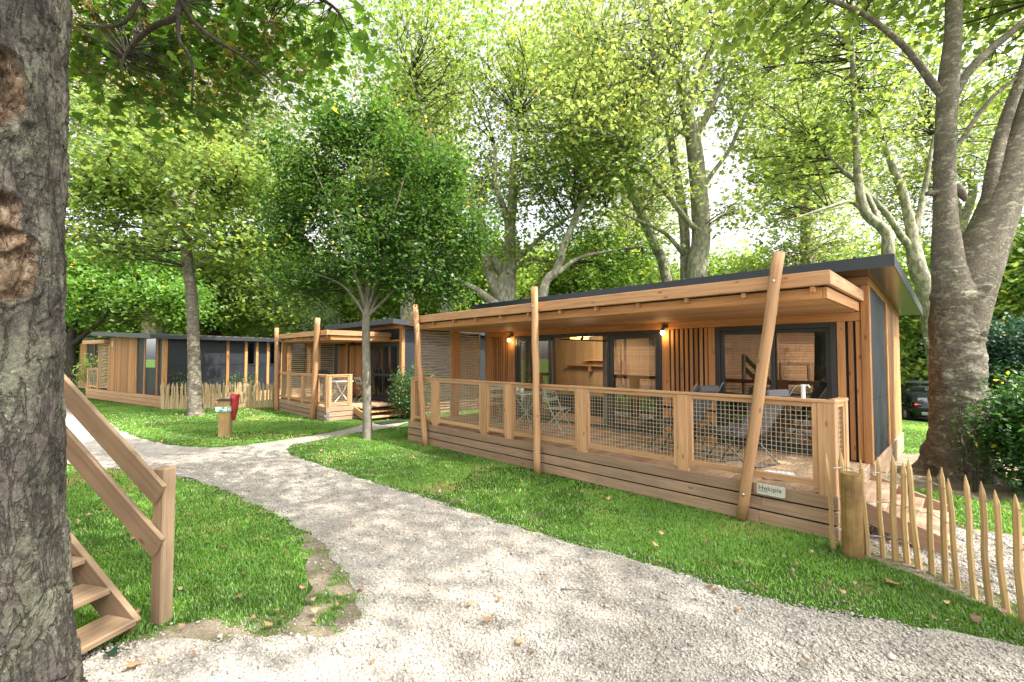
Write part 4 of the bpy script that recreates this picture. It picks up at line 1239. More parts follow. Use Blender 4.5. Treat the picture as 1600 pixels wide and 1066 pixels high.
def lounger(label, loc, rz):
    """folding relax chair: sling on a tube frame with crossed legs; local +x is where the feet go"""
    t = thing('folding_lounger', label, 'lounge chair', loc, rz, 'grey folding loungers')
    W_ = .30
    def sheet_(pts, name):
        m = MB(); vs = []; n = len(pts)
        for s in (-W_ + .02, -.1, .1, W_ - .02):
            for (x, z) in pts: vs.append((x, s, z - (.012 if abs(s) < .2 else 0)))
        fs = [[a * n + i, a * n + i + 1, (a + 1) * n + i + 1, (a + 1) * n + i] for a in range(3) for i in range(n - 1)]
        m._add(vs, fs, [[(0, 0)] * 4] * len(fs)); return m.build(name, M['sling'], t, True)
    sheet_([(-.62, 1.02), (-.50, .82), (-.36, .58), (-.24, .40)], 'backrest')
    sheet_([(-.22, .39), (-.02, .40), (.22, .46)], 'seat')
    sheet_([(.24, .46), (.44, .36), (.66, .24)], 'footrest')
    m = MB(); m.box(-.66, -.58, -.2, .2, .93, 1.03, .03); m.build('headrest', M['sling'], t)
    for s in (-W_, W_):
        m = MB()
        m.tube([(-.66, s, 1.08), (-.24, s, .40), (.0, s, .02)], .012, 7)
        m.tube([(.70, s, .20), (.24, s, .47), (-.24, s, .40)], .012, 7)
        m.tube([(-.42, s * .93, .02), (-.05, s * .93, .32), (.30, s * .93, .62)], .012, 7)
        m.tube([(.26, s * .96, .02), (.02, s * .96, .30), (-.36, s * .96, .66), (.18, s * .96, .68)], .012, 7)
        m.build('side_frame', M['tube'], t, True)
        m = MB(); m.box(-.20, .22, s - .025, s + .025, .675, .70, .008); m.build('armrest', M['black'], t)
    m = MB()
    for x, z in ((-.42, .02), (.26, .02), (0, .02)): m.tube([(x, -W_, z), (x, W_, z)], .012, 7)
    m.build('foot_bar', M['tube'], t, True)
    return t
lounger('grey sling lounger on the long deck, nearer the middle post of the railing', on_deck(5.75, 1.25), ANG + R(165))
lounger('grey sling lounger on the long deck behind the rightmost leaning pole', on_deck(6.75, 1.05), ANG + R(158))
tw = thing('towel', 'white folded towel lying on the deck boards by the right end of the railing', 'towel', on_deck(7.45, .42, .452), ANG + .4)
m = MB(); m.box(-.17, .17, -.12, .12, .0, .035, .015); m.box(-.15, .16, -.10, .11, .034, .062, .013); m.build('folded_cloth', M['cloth_white'], tw)
hk = thing('rail_clamp', 'small white plastic clamp standing on the rail near the right end post', 'clamp', on_deck(7.80, .04, 1.45), ANG)
m = MB(); m.tube([(0, 0, .0), (0, 0, .13)], .021, 12); m.tube([(0, 0, .13), (0, 0, .15)], [.027, .024], 12); m.tube([(.01, 0, .14), (.05, 0, .145), (.062, 0, .118)], .008, 7); m.build('clamp_body', M['white'], hk)

# second deck
def on_deck2(x, y, z=.40): return ORG2 + EX * x + EY * y + Vector((0, 0, z + .03))
lounger('dark sling lounger with its back above the railing of the middle cabin', on_deck2(2.1, 1.2), ANG + R(20))
round_table('small pale round table behind the railing of the middle cabin', on_deck2(3.3, .95), .3, .36, 'white')
folding_chair('pale chair beside the small table on the middle cabin deck', on_deck2(3.35, 1.62), ANG + R(180))
mt = thing('door_mat', 'dark mat lying on the gravel at the foot of the middle cabin steps', 'mat', lw(-2.75, 1.2, .012), ANG)
m = MB(); m.box(-.22, .22, -.45, .35, .0, .014, .004); m.build('mat_body', M['black'], mt)

# sign post with the red cover
bp = thing('sign_post', 'square wooden post with a small green sign and a dark cap on the lawn', 'post', (-6.90, 11.09, 0), R(14))
m = MB(); m.box(-.125, .125, -.10, .10, -.02, .86, .008, None, 2); m.build('post_body', M['chestnut'], bp)
m = MB(); m.box(-.165, .145, -.13, .13, .862, .890, .006); m.build('cap', M['metal'], bp)
sg = empty('sign', parent=bp)
m = MB(); m.box(-.185, .155, -.118, -.103, .60, .71, .004); m.build('plate', M['sign_white'], sg)
m = MB(); m.box(-.110, -.02, -.1215, -.1185, .606, .648, .0); m.box(.075, .145, -.1215, -.1185, .606, .704, 0); m.box(-.05, .01, -.1215, -.1185, .67, .704, 0); m.build('green_field', M['sign_green'], sg)
m = MB(); m.tube([(.112, -.1218, .654), (.112, -.1235, .654)], .026, 14); m.box(.02, .05, -.1215, -.1185, .64, .70, 0); m.build('pictogram', M['sign_white'], sg)
cv = thing('red_cover', 'wrinkled red fabric cover hanging over the right side of the wooden post', 'cover', (-6.90 + .09, 11.09 + .08, .05), R(14))
m = MB(); n = 14; k = 12
prof = [(.915, .01, .03), (.945, .07, .09), (.93, .10, .125), (.88, .105, .135), (.78, .09, .13), (.68, .085, .12), (.58, .07, .105), (.48, .055, .08), (.40, .04, .06), (.33, .02, .035)]
vs = []
for (z, rx, ry) in prof:
    for i in range(n):
        a = 6.283 * i / n; wv = 1 + .10 * math.sin(a * 3 + z * 22) + .05 * math.sin(a * 5 - z * 40)
        vs.append((.07 - (0.86 - z) * .02 + rx * math.cos(a) * wv, ry * math.sin(a) * wv, z + .012 * math.sin(a * 2 + z * 9)))
fs = [[j * n + i, (j + 1) * n + i, (j + 1) * n + (i + 1) % n, j * n + (i + 1) % n] for j in range(len(prof) - 1) for i in range(n)]
fs.append(list(range(n))); fs.append([(len(prof) - 1) * n + i for i in range(n)][::-1])
m._add(vs, fs, [[(0, 0)] * len(f) for f in fs]); m.build('cover_cloth', M['red'], cv, True)

# ---- paling fences
def picket(mb, base, h, wd, lean, yaw):
    """one split paling with a pointed top"""
    b = Vector(base); n = 5; pts = []; rad = []
    for i in range(n):
        t = i / (n - 1) * .93
        pts.append(b + Vector((lean.x * t * h + .006 * math.sin(i * 1.9 + b.x * 9), lean.y * t * h + .005 * math.sin(i * 1.3 + b.y * 7), t * h - .03)))
        rad.append(wd * (1.05 - .18 * t))
    pts.append(b + Vector((lean.x * h, lean.y * h, h))); rad.append(wd * .12)
    mb.tube(pts, rad, 6)
fr = thing('paling_fence', 'chestnut paling fence with wire and a thick round end post beside the deck at right', 'fence', (0, 0, 0))
line = [(3.30, 4.44), (3.56, 4.33), (3.63, 3.95), (3.70, 3.55), (3.80, 2.95), (3.9, 2.2)]
line = [(3.30, 4.52), (3.38, 4.36), (3.50, 4.30), (3.58, 4.18), (3.62, 4.02), (3.66, 3.84), (3.69, 3.60), (3.73, 3.35), (3.80, 2.9), (3.88, 2.4)]
L_ = [Vector((*p, 0)) for p in line]
def along(pts, s):
    for a, b in zip(pts[:-1], pts[1:]):
        d = (b - a).length
        if s <= d: return a.lerp(b, s / d)
        s -= d
    return pts[-1]
tot = sum((b - a).length for a, b in zip(L_[:-1], L_[1:]))
PK = [(1379.4, 870.2), (1398.2, 876), (1415.8, 880), (1434.6, 889), (1455, 897), (1477.7, 911), (1497, 922), (1523, 936), (1545.9, 948), (1572.7, 962), (1599, 975)]
def g0(px, py):
    a = at(px, py, 1.0) - Vector((0, 0, CAM_H)); t = -CAM_H / a.z
    return Vector((a.x * t, a.y * t, 0))
bases = [Vector((3.175, 4.58, 0)), Vector((3.29, 4.60, 0)), Vector((3.40, 4.44, 0))] + [g0(*p) for p in PK]
d_ = (bases[-1] - bases[-2])
for k in range(7): bases.append(bases[-1] + Vector((.012 + .004 * k, -.105, 0)))
for i, b in enumerate(bases):
    m = MB(); h = .95 + random.uniform(-.05, .04)
    picket(m, b, h, random.uniform(.021, .028), Vector((random.uniform(-.055, .0), random.uniform(-.01, .04), 0)), 0)
    m.build('paling', M['chestnut'], fr, False)
m = MB(); m.tube([(3.262, 4.45, -.02), (3.262, 4.45, .3), (3.258, 4.448, .62), (3.256, 4.446, .785)], [.088, .085, .083, .080], 22); m.build('end_post', M['post'], fr, False)
for z in (.20, .52, .80):
    m = MB(); pts = []
    for i, b in enumerate(bases):
        pts.append(b + Vector((.022, .022, z + .01 * math.sin(i * 2)))); 
        if i < len(bases) - 1: pts.append(b.lerp(bases[i + 1], .5) + Vector((.0, .0, z + .008 * math.sin(i * 3))))
    m.tube(pts, .0028, 5, False); m.tube([p + Vector((-.026, -.026, .004 * ((k % 2) * 2 - 1))) for k, p in enumerate(pts)], .0028, 5, False)
    m.build('wire', M['wire'], fr)
ff = thing('paling_fence', 'long pale paling fence in front of the dark blue panels of the far cabin', 'fence', (0, 0, 0))
A_, B_ = Vector((-12.75, 16.75, 0)), Vector((-9.0, 17.35, 0))
n = 96
for i in range(n):
    b = A_.lerp(B_, i / (n - 1)); m = MB()
    picket(m, b, .93 + random.uniform(-.07, .06), .021, Vector((random.uniform(-.09, .09), 0, 0)), 0); m.build('paling', M['paling'], ff)
for t in (0, .37, .68, 1):
    b = A_.lerp(B_, t) + Vector((0, .06, 0)); m = MB(); m.tube([b + Vector((0, 0, -.02)), b + Vector((0, 0, .95))], .045, 10); m.build('fence_post', M['chestnut'], ff)
for z in (.22, .50, .78):
    m = MB(); m.tube([A_ + Vector((0, -.026, z)), B_ + Vector((0, -.026, z))], .004, 5); m.build('wire', M['wire'], ff)

# ---- parked cars
def car(label, loc, rz, paint, kind='hatch', box=False):
    t = thing('parked_car', label, 'car', loc, rz, 'parked cars')
    # side outline, x forward; sections are (x, z_sill, z_belt, z_roof or None, halfwidth)
    est = kind == 'estate'
    sec = [(-2.15, .45, .80, .86, .62), (-2.08, .30, .92, 1.02 if not est else 1.25, .76), (-1.85, .24, .96, 1.22 if not est else 1.42, .84), (-1.45, .22, .97, 1.38 if not est else 1.48, .88),
           (-.6, .20, .96, 1.45 if not est else 1.50, .90), (.25, .20, .95, 1.42 if not est else 1.46, .90), (.75, .20, .94, 1.20, .90), (1.05, .20, .93, .97, .89), (1.6, .22, .86, .88, .87), (2.0, .26, .74, .76, .80), (2.15, .38, .60, .62, .64)]
    m = MB(); g = MB(); rings = []
    for (x, zs_, zb, zr, hw) in sec:
        rings.append([(x, -hw * .9, zs_), (x, -hw, (zs_ + zb) * .5), (x, -hw * .98, zb), (x, -hw * (.98 - .22 * min(1, (zr - zb) / .5)), zr - .04), (x, -hw * .4, zr), (x, hw * .4, zr), (x, hw * (.98 - .22 * min(1, (zr - zb) / .5)), zr - .04), (x, hw * .98, zb), (x, hw, (zs_ + zb) * .5), (x, hw * .9, zs_)])
    vs = [p for r_ in rings for p in r_]; k = 10; fs = []
    for i in range(len(rings) - 1):
        for j in range(k): fs.append([i * k + j, i * k + (j + 1) % k, (i + 1) * k + (j + 1) % k, (i + 1) * k + j])
    fs.append(list(range(k))[::-1]); fs.append([(len(rings) - 1) * k + j for j in range(k)])
    m._add(vs, fs, [[(0, 0)] * len(f) for f in fs]); b = m.build('body', M[paint], t, True)
    def qd(name, pts, mat):
        q = MB(); q.poly(pts); return q.build(name, M[mat], t)
    for s in (-1, 1):
        for (xa, xb) in ((-1.55, -.62), (-.52, .55)):
            za, zb_ = .99, 1.37 if not est else 1.42
            e = .012
            qd('side_window', [(xa, s * (.882 + e), za), (xb + (.18 if xb > .4 else 0), s * (.885 + e), za), (xb - .12 * (xb > .4), s * (.715 + e), zb_), (xa + (.22 if xa < -1 and not est else .05), s * (.715 + e), zb_)], 'car_glass')
        for x in (-1.32, 1.33):
            w_ = empty('wheel', (x, s * .80, .32), 0, t)
            q = MB(); q.tube([(0, -.11, 0), (0, -.1, 0), (0, .1, 0), (0, .11, 0)], [.29, .32, .32, .29], 24); q.build('tyre', M['tyre'], w_)
            q = MB(); q.tube([(0, s * .10, 0), (0, s * .118, 0)], .20, 20)
            for a in range(5): q.beam((0, s * .124, 0), (.19 * math.cos(a * 1.257), s * .124, .19 * math.sin(a * 1.257)), .02, .05)
            q.build('rim', M['rim'], w_)
        q = MB(); q.box(-2.13, -1.93, s * .60 - .12, s * .60 + .17 * s, .78, .92, .03); q.build('tail_lamp', M['tail'], t)
        q = MB(); q.sphere((.75, s * 1.0, 1.0), .11, 10, 8, (.6, 1, .7)); q.build('wing_mirror', M[paint], t, True)
    zr = 1.25 if est else 1.02
    qd('rear_window', [(-2.095, -.6, .95), (-2.095, .6, .95), (-1.89, .55, zr + .17), (-1.89, -.55, zr + .17)], 'car_glass')
    qd('windscreen', [(1.06, -.75, .985), (1.06, .75, .985), (.30, .62, 1.435), (.30, -.62, 1.435)], 'car_glass')
    q = MB(); q.box(-2.175, -2.14, -.5, .5, .36, .5, .01); q.build('bumper', M['grey'], t)
    if box:
        bx_ = thing('roof_box', 'long grey roof box strapped on the silver estate car', 'roof box', loc, rz)
        q = MB(); q.sphere((-.4, 0, 1.72), 1.0, 24, 12, (1.15, .42, .17)); q.build('shell', M['car_silver'], bx_, True)
        q = MB(); q.box(-1.1, -1.05, -.6, .6, 1.49, 1.57, .01); q.box(.2, .25, -.6, .6, 1.49, 1.57, .01); q.build('roof_bar', M['black'], bx_)
    return t
car('black hatchback seen between the cabin end and the big plane trunk', (22.0, 25.0, -1.39), R(66), 'car_black')
car('silver estate car with a roof box standing behind the black hatchback', (25.6, 29.2, -1.39), R(137), 'car_silver', 'estate', True)
car('white car half hidden by the dark shrub right of the big plane trunk', (23.3, 22.0, -1.39), R(140), 'car_white')

# ---- small stray things on the ground
sk = MB(); sk.tube([(-.35, 0, .012), (-.1, .02, .018), (.12, -.015, .02), (.34, .01, .012)], [.010, .009, .008, .004], 6); sk.tube([(.1, -.012, .018), (.22, -.06, .02)], [.005, .002], 5)
o = sk.build('fallen_twig', M['bark_grey'], None, True); o.location = tuple(g0(905, 928)) ; o.location.z = .016; o.rotation_euler = (0, 0, -.15); o.scale = (.42, .42, .8)
tag(o, 'thin brown twig lying alone on the pale gravel', 'twig')
def stray(name, label, px, py, s, mat, k=0):
    p = g0(px, py) + Vector((0, 0, .03))
    o = leaf_mesh(name, np.zeros((1, 3)), np.array([[.15, -.1, 1.0]]), np.array([s]), mat, 'lobed', curl=.5, rnd=np.array([.5]))
    o.location = p; o.rotation_euler = (0, 0, k); tag(o, label, 'leaf')
stray('fallen_leaf', 'dark green fallen leaf on gravel under the lowest brown tread', 176, 1026, .10, M['lf_conifer'], .4)
stray('fallen_leaf', 'curled orange brown leaf on gravel right of the dark green leaf', 204, 1050, .11, M['dead'], 2)
stray('fallen_leaf', 'large tan leaf on the grass in front of the paling fence', 1392, 916, .12, M['dead'], 1)

# ------------------------------------------------------------------ trees and shrubs
def smooth_path(pts, n=6):
    """Catmull-Rom through [(point, radius)]"""
    P = [np.array((*p, r), float) for p, r in pts]
    P = [2 * P[0] - P[1]] + P + [2 * P[-1] - P[-2]]
    out = []
    for i in range(1, len(P) - 2):
        for k in range(n):
            t = k / n
            out.append(.5 * (2 * P[i] + (P[i + 1] - P[i - 1]) * t + (2 * P[i - 1] - 5 * P[i] + 4 * P[i + 1] - P[i + 2]) * t * t + (3 * P[i] - P[i - 1] - 3 * P[i + 1] + P[i + 2]) * t ** 3))
    out.append(P[-2])
    return out
FOL = 2.1
PER = .165
AIRY = .64
class Tree:
    def __init__(s, name, label, cat, loc, bark, leaf, size=.14, kind='mid', group=None, per=230, twig=None):
        s.root = thing(name, label, cat, loc, 0, group); s.o = Vector(loc)
        s.bark, s.leaf, s.size, s.kind, s.per = bark, leaf, size * 1.0, kind, per * PER * (AIRY if group and group.startswith('plane') else 1)
        s.rs = 1.0; s.fol = 1.0; s.wood = MB(); s.sk = []; s.clumps = []; s.twigm = twig or M['twig']
        s.tw = MB()
    def limb(s, pts, n=8, wob=.0):
        """pts: [(world point, radius)]"""
        q = smooth_path([(Vector(p), r * s.rs) for p, r in pts], 6)
        loc = [Vector(x[:3]) - s.o for x in q]
        if wob:
            for i in range(1, len(loc)): loc[i] = loc[i] + Vector((random.uniform(-wob, wob), random.uniform(-wob, wob), 0))
        s.wood.tube(loc, [max(.006, x[3]) for x in q], n)
        for a, x in zip(loc, q): s.sk.append((a, max(.006, x[3])))
    def blob(s, c, rad, n, flat=.5, spread=(.55, 1.0), bias=0.0, dens=1.0):
        """n leaf clumps through an ellipsoid; world centre"""
        c = Vector(c) - s.o
        k = 0; n = max(1, int(n * (FOL if dens == 1 else 1) * s.fol)); flat = max(flat, .5) if flat < .5 else min(.95, flat * 1.6)
        spread = (spread[0] * 1.25, spread[1] * 1.5)
        while k < n:
            v = Vector((random.gauss(0, 1), random.gauss(0, 1), random.gauss(0, 1))).normalized() * random.random() ** .36
            if v.z < bias - 1: continue
            s.clumps.append((c + Vector((v.x * rad[0], v.y * rad[1], v.z * rad[2])), random.uniform(*spread), flat, dens)); k += 1
    def finish(s, twig_every=1, up=.9, minr=.012, jitter=.75, edges=True, crown_name='crown'):
        P, N, RN = [], [], []
        sk = np.array([tuple(a) for a, r in s.sk]) if s.sk else np.zeros((1, 3))
        skr = np.array([r for a, r in s.sk]) if s.sk else np.array([.02])
        for i, (c, r, fl, dn) in enumerate(s.clumps):
            ca = np.array(c)
            if s.sk and i % twig_every == 0 and np.linalg.norm(sk - ca, axis=1).min() < 3.2:
                d = np.linalg.norm(sk - ca, axis=1) + np.where(sk[:, 2] > ca[2] + .1, 1.2, 0) + skr * 2
                j = int(d.argmin()); a = s.sk[j][0]; ln = (Vector(c) - a).length
                r0 = min(skr[j] * .55, .010 + .0075 * ln) * (.5 if s.fol < 1 or s.kind == 'lobed' else 1)
                mid = a.lerp(c, .5) + Vector((random.uniform(-.12, .12) * ln, random.uniform(-.12, .12) * ln, random.uniform(-.02, .14) * ln))
                s.tw.tube([a, a.lerp(mid, .55), mid, mid.lerp(c, .6) + Vector((0, 0, .02 * ln)), c], [r0, r0 * .85, r0 * .66, r0 * .5, r0 * .25], 5, False)
                for q in range(3):
                    e = Vector(c) + Vector((random.gauss(0, .6) * r, random.gauss(0, .6) * r, random.gauss(.1, .4) * r * fl))
                    s.tw.tube([mid.lerp(c, .5), mid.lerp(c, .5).lerp(e, .6) + Vector((0, 0, .05)), e], [r0 * .45, r0 * .3, r0 * .15], 4, False)
            n = int(s.per * dn * (r / .75) ** 2 * random.uniform(.65, 1.35))
            g = rng.normal(size=(n, 3)); g /= np.linalg.norm(g, axis=1, keepdims=True)
            g *= rng.random((n, 1)) ** .5
            tilt = rng.normal(0, .25, 2)
            q = g * np.array([r, r, r * fl]); q[:, 2] += q[:, 0] * tilt[0] + q[:, 1] * tilt[1]
            P.append(ca + q + rng.normal(0, .03, (n, 3)))
            nn = np.c_[rng.normal(0, jitter, (n, 2)) + g[:, :2] * .35, np.full(n, up)]
            N.append(nn)
            RN.append(np.clip(rng.normal(.48 + random.gauss(0, .12), .2, n), 0, 1))
        if s.wood.v:
            o = s.wood.build('trunk', s.bark, s.root, True)
        if s.tw.v: s.tw.build('branches', s.twigm, s.root, True)
        if P:
            P = np.concatenate(P); N = np.concatenate(N); RN = np.concatenate(RN)
            # a few leaves of autumn yellow
            leaf_mesh(crown_name, P, N, s.size * rng.uniform(.5, 1.3, len(P)), s.leaf, s.kind, s.root, RN, droop=.5)
            Tree.count += len(P)
        return s.root
Tree.count = 0
def px(points, Y, rs=None):
    """[(px, py, radius)] at distance Y"""
    return [(at(p[0], p[1], p[3] if len(p) > 3 else Y), p[2]) for p in points]
def c6x(x, y): return (600 + x / 2.132, y / 2.132)
def c3x(x, y): return (1200 + x / 2.665, y / 2.665)
def c7x(x, y): return (90 + x / 2.049, y / 2.049)

# --- A. the big grey trunk at the left edge of the photo, with its own displaced bark
def near_trunk():
    C0 = Vector((-2.33, 1.92, 0))
    root = thing('maple_tree', 'nearest tree with massive cracked grey trunk and two bark wounds at the left edge', 'tree', C0)
    na, nz, H = 460, 760, 5.2
    a = np.linspace(0, 2 * np.pi, na, endpoint=False); z = np.linspace(-.05, H, nz)
    A, Z = np.meshgrid(a, z)
    A, Z = A.ravel(), Z.ravel()
    r0 = .318 + .04 * np.exp(-np.maximum(Z, 0) / .2) + .165 * np.exp(-np.maximum(Z, 0) / .85) - .004 * Z
    cx, sx = np.cos(A), np.sin(A)
    q = np.c_[cx * .33, sx * .33, Z]
    # bark plates: distance to the nearest and second nearest plate centre
    u = A * .33; cell_u, cell_z = 2 * np.pi * .33 / 15, .19
    wob = np.c_[fbm(q * 5, 3, 1), fbm(q * 5, 3, 4)] - .5
    U = u + wob[:, 0] * .16; V = Z + wob[:, 1] * .22
    iu, iz = np.floor(U / cell_u).astype(int), np.floor(V / cell_z).astype(int)
    F1 = np.full(len(A), 9.); F2 = np.full(len(A), 9.); ID = np.zeros(len(A))
    for du in (-1, 0, 1):
        for dz in (-1, 0, 1):
            ju, jz = iu + du, iz + dz
            h1 = _hash(ju % 15, jz, ju * 0, 5); h2 = _hash(ju % 15, jz, ju * 0, 6)
            d = np.hypot((U - (ju + .1 + .8 * h1) * cell_u), (V - (jz + .1 + .8 * h2) * cell_z) * .75)
            m_ = d < F1; F2 = np.where(m_, F1, np.minimum(F2, d)); ID = np.where(m_, h1 * .5 + h2 * .5, ID); F1 = np.where(m_, d, F1)
    crack = np.clip((F2 - F1) / .020, 0, 1)
    amt = .32 + .68 * np.clip((1.35 - Z) / .9 + 1.2 * (fbm(q * 2.2, 3, 9) - .5), 0, 1)
    d = .020 * (crack ** .7 - 1) * amt + .02 * (fbm(q * 4, 4, 2) - .5) + .016 * (fbm(q * np.array([26, 26, 9]), 4, 3) - .5) + .010 * (fbm(q * 70, 3, 12) - .5) + .020 * (ID - .5) * amt
    # wounds on the side facing the camera: (angle, height)
    face = math.atan2(-C0.y, -C0.x)
    sc = np.zeros(len(A)); rim = np.zeros(len(A))
    for (da, hz, wa, wz) in ((.30, 2.97, .085, .15), (.40, 2.27, .095, .17), (.30, 2.45, .08, .10)):
        e = np.hypot(((A - face - da + np.pi) % (2 * np.pi) - np.pi) * .33 / wa, (Z - hz) / wz) + .45 * (fbm(q * 9, 3, 17) - .5) * 2
        sc = np.maximum(sc, np.clip((1 - e) * 11, 0, 1)); rim = np.maximum(rim, np.exp(-((e - 1.08) / .16) ** 2))
    sh = fbm(q * np.array([24, 24, 11]), 3, 41)
    d = d * (1 - sc) + rim * .022 + sc * (-.045 + .075 * np.floor(sh * 9) / 9 + .012 * (fbm(q * 60, 2, 77) - .5))
    R_ = r0 + d
    bx_ = .035 * np.sin(Z * .7)
    co = np.c_[cx * R_ + bx_ * 0, sx * R_, Z]
    i = np.arange(nz - 1)[:, None] * na + np.arange(na)[None]
    j = np.arange(nz - 1)[:, None] * na + (np.arange(na)[None] + 1) % na
    f = np.stack([i, j, j + na, i + na], -1).reshape(-1)
    m, n, b, l = newmat('cracked_grey_bark')
    oc = n.nodes.new('ShaderNodeTexCoord').outputs['Object']
    n1 = noise(n, mapping(n, oc, (1, 1, .55)), 9, 6, .7); n2 = noise(n, oc, 48, 6, .75); n3 = noise(n, oc, 3.0, 5, .65); n4 = noise(n, oc, 85, 3, .6)
    r1 = ramp(n, [(.3, (.035, .030, .027)), (.5, (.088, .076, .069)), (.7, (.165, .145, .132))]); l(n1.outputs[0], r1.inputs[0])
    pl_ = ramp(n, [(0, (.55, .55, .56)), (.5, (1, 1, 1)), (1, (1.35, 1.3, 1.25))]); l(attr(n, 'plate'), pl_.inputs[0])
    c = mixc(n, 1, r1.outputs[0], pl_.outputs[0], 'MULTIPLY')
    lr = ramp(n, [(.47, (0, 0, 0)), (.60, (1, 1, 1))]); l(math_(n, 'ADD', math_(n, 'MULTIPLY', n3.outputs[0], .62), math_(n, 'MULTIPLY', n2.outputs[0], .40)), lr.inputs[0])
    c = mixc(n, math_(n, 'MULTIPLY', lr.outputs[0], .7), c, (.215, .22, .155))
    sp = ramp(n, [(.64, (0, 0, 0)), (.69, (1, 1, 1))]); l(n4.outputs[0], sp.inputs[0])
    c = mixc(n, math_(n, 'MULTIPLY', math_(n, 'MULTIPLY', sp.outputs[0], lr.outputs[0]), .8), c, (.45, .48, .39))
    vf = noise(n, mapping(n, oc, (1, 1, .28)), 17, 5, .6, .5)
    vl = ramp(n, [(.455, (0, 0, 0)), (.495, (1, 1, 1)), (.505, (1, 1, 1)), (.545, (0, 0, 0))]); l(vf.outputs[0], vl.inputs[0])
    c = mixc(n, math_(n, 'MULTIPLY', vl.outputs[0], .62), c, (.045, .037, .032))
    ck = ramp(n, [(.12, (1, 1, 1)), (.72, (0, 0, 0))]); l(attr(n, 'crack'), ck.inputs[0])
    c = mixc(n, math_(n, 'MULTIPLY', ck.outputs[0], .8), c, (.035, .028, .024))
    wr = ramp(n, [(.3, (.035, .022, .015)), (.46, (.12, .078, .048)), (.6, (.23, .165, .11)), (.75, (.36, .30, .235))]); l(noise(n, mapping(n, oc, (1, 1, .6)), 22, 4, .6).outputs[0], wr.inputs[0])
    c = mixc(n, attr(n, 'scar'), c, wr.outputs[0])
    l(c, b.inputs['Base Color']); b.inputs['Roughness'].default_value = .92; b.inputs['Specular IOR Level'].default_value = .15
    bump(n, math_(n, 'SUBTRACT', math_(n, 'ADD', n2.outputs[0], n1.outputs[0]), math_(n, 'MULTIPLY', vl.outputs[0], .6)), b, 1.0, .03)
    np_mesh('trunk', co, f, np.full((nz - 1) * na, 4), m, root, smooth=True, extra={'crack': 1 - (1 - crack) * (.30 + .7 * amt) * np.clip(3.2 * fbm(q * 3.5, 3, 51) - .75, 0, 1), 'scar': sc, 'plate': ID})
    return root, C0
rootA, CA = near_trunk()
tA = Tree.__new__(Tree)
tA.root, tA.o, tA.bark, tA.leaf, tA.size, tA.kind, tA.per = rootA, CA, M['bark_dark'], M['lf_maple'], .135, 'lobed', 95
tA.per = 21; tA.rs = 1.0; tA.fol = .55
tA.wood, tA.sk, tA.clumps, tA.twigm, tA.tw = MB(), [], [], M['bark_dark'], MB()
top = (CA + Vector((0, 0, 4.9)), .22)
J = c7x(395, -40)
tA.limb([top, (Vector((-2.6, 3.2, 5.9)), 0.1000), (at(*c7x(430, -160), 3.96), 0.0600), (at(*c7x(395, 0), 4.13), 0.0350), (at(*c7x(375, 55), 4.13), 0.0300), (at(*c7x(300, 90), 4.13), 0.0240), (at(*c7x(220, 170), 4.21), 0.0150), (at(*c7x(200, 235), 4.21), 0.0080)], 8)
tA.limb([(at(*c7x(395, 5), 4.13), 0.0300), (at(*c7x(440, 75), 4.21), 0.0220), (at(*c7x(510, 130), 4.30), 0.0180), (at(*c7x(620, 200), 4.47), 0.0120), (at(*c7x(700, 280), 4.64), 0.0060)], 7)
tA.limb([(at(*c7x(385, 50), 4.13), 0.0220), (at(*c7x(390, 130), 4.13), 0.0160), (at(*c7x(430, 200), 4.13), 0.0120), (at(*c7x(430, 330), 4.21), 0.0060)], 6)
tA.limb([(at(*c7x(300, -60), 3.78), 0.0300), (at(*c7x(260, 0), 3.78), 0.0200), (at(*c7x(200, 80), 3.78), 0.0140), (at(*c7x(60, 80), 3.70), 0.0070)], 6)
tA.limb([top, (Vector((-.6, 2.6, 6.4)), 0.0900), (Vector((1.6, 4.0, 6.9)), 0.0500), (Vector((3.4, 5.5, 7.2)), 0.0200)], 8)
tA.limb([(at(*c7x(430, -160), 3.96), 0.0500), (at(*c7x(700, -60), 4.47), 0.0300), (at(*c7x(880, 20), 4.82), 0.0160), (at(*c7x(940, 120), 4.90), 0.0070)], 6)
for (x, y, Y, rx, rz, n) in ((150, 60, 4.7, .85, .35, 18), (330, 120, 5.0, .75, .45, 17), (480, 90, 5.2, .8, .4, 16), (600, 190, 5.3, .55, .35, 12), (250, 190, 5.0, .5, .35, 10),
                             (430, 260, 5.1, .35, .45, 10), (120, 200, 4.9, .45, .4, 8), (700, 250, 5.5, .35, .25, 6), (750, 40, 5.4, .75, .3, 11), (930, 120, 5.8, .5, .35, 9), (820, 160, 5.9, .4, .4, 6), (560, 330, 5.4, .3, .3, 5), (300, 290, 5.1, .5, .3, 7), (640, 60, 5.2, .6, .3, 9), (60, 300, 4.6, .25, .3, 4), (400, -60, 5.2, 1.3, .35, 18), (350, 400, 5.6, .3, .2, 4)):
    tA.blob(at(*c7x(x, y), Y), (rx, rx * .8, rz), n, .45, (.30, .5))
tA.fol = 1.0  # clumps below hang unseen overhead, added and thickened to shade the ground
tA.blob((-2.6, .2, 7.2), (2.4, 2.2, .9), 24, .45, (.7, 1.0), 0, 4)
tA.blob((-.5, 3.4, 7.6), (1.9, 1.4, .6), 8, .45, (.5, .8), 0, 4)
tA.blob((-1.5, 5.4, 9.8), (3.2, 2.6, .8), 16, .45, (.7, 1.0), 0, 4)
tA.blob((3.2, 3.0, 9.6), (2.4, 2.2, .8), 7, .45, (.7, 1.0), 0, 4)
cl = list(tA.clumps)
tA.finish(jitter=.5)
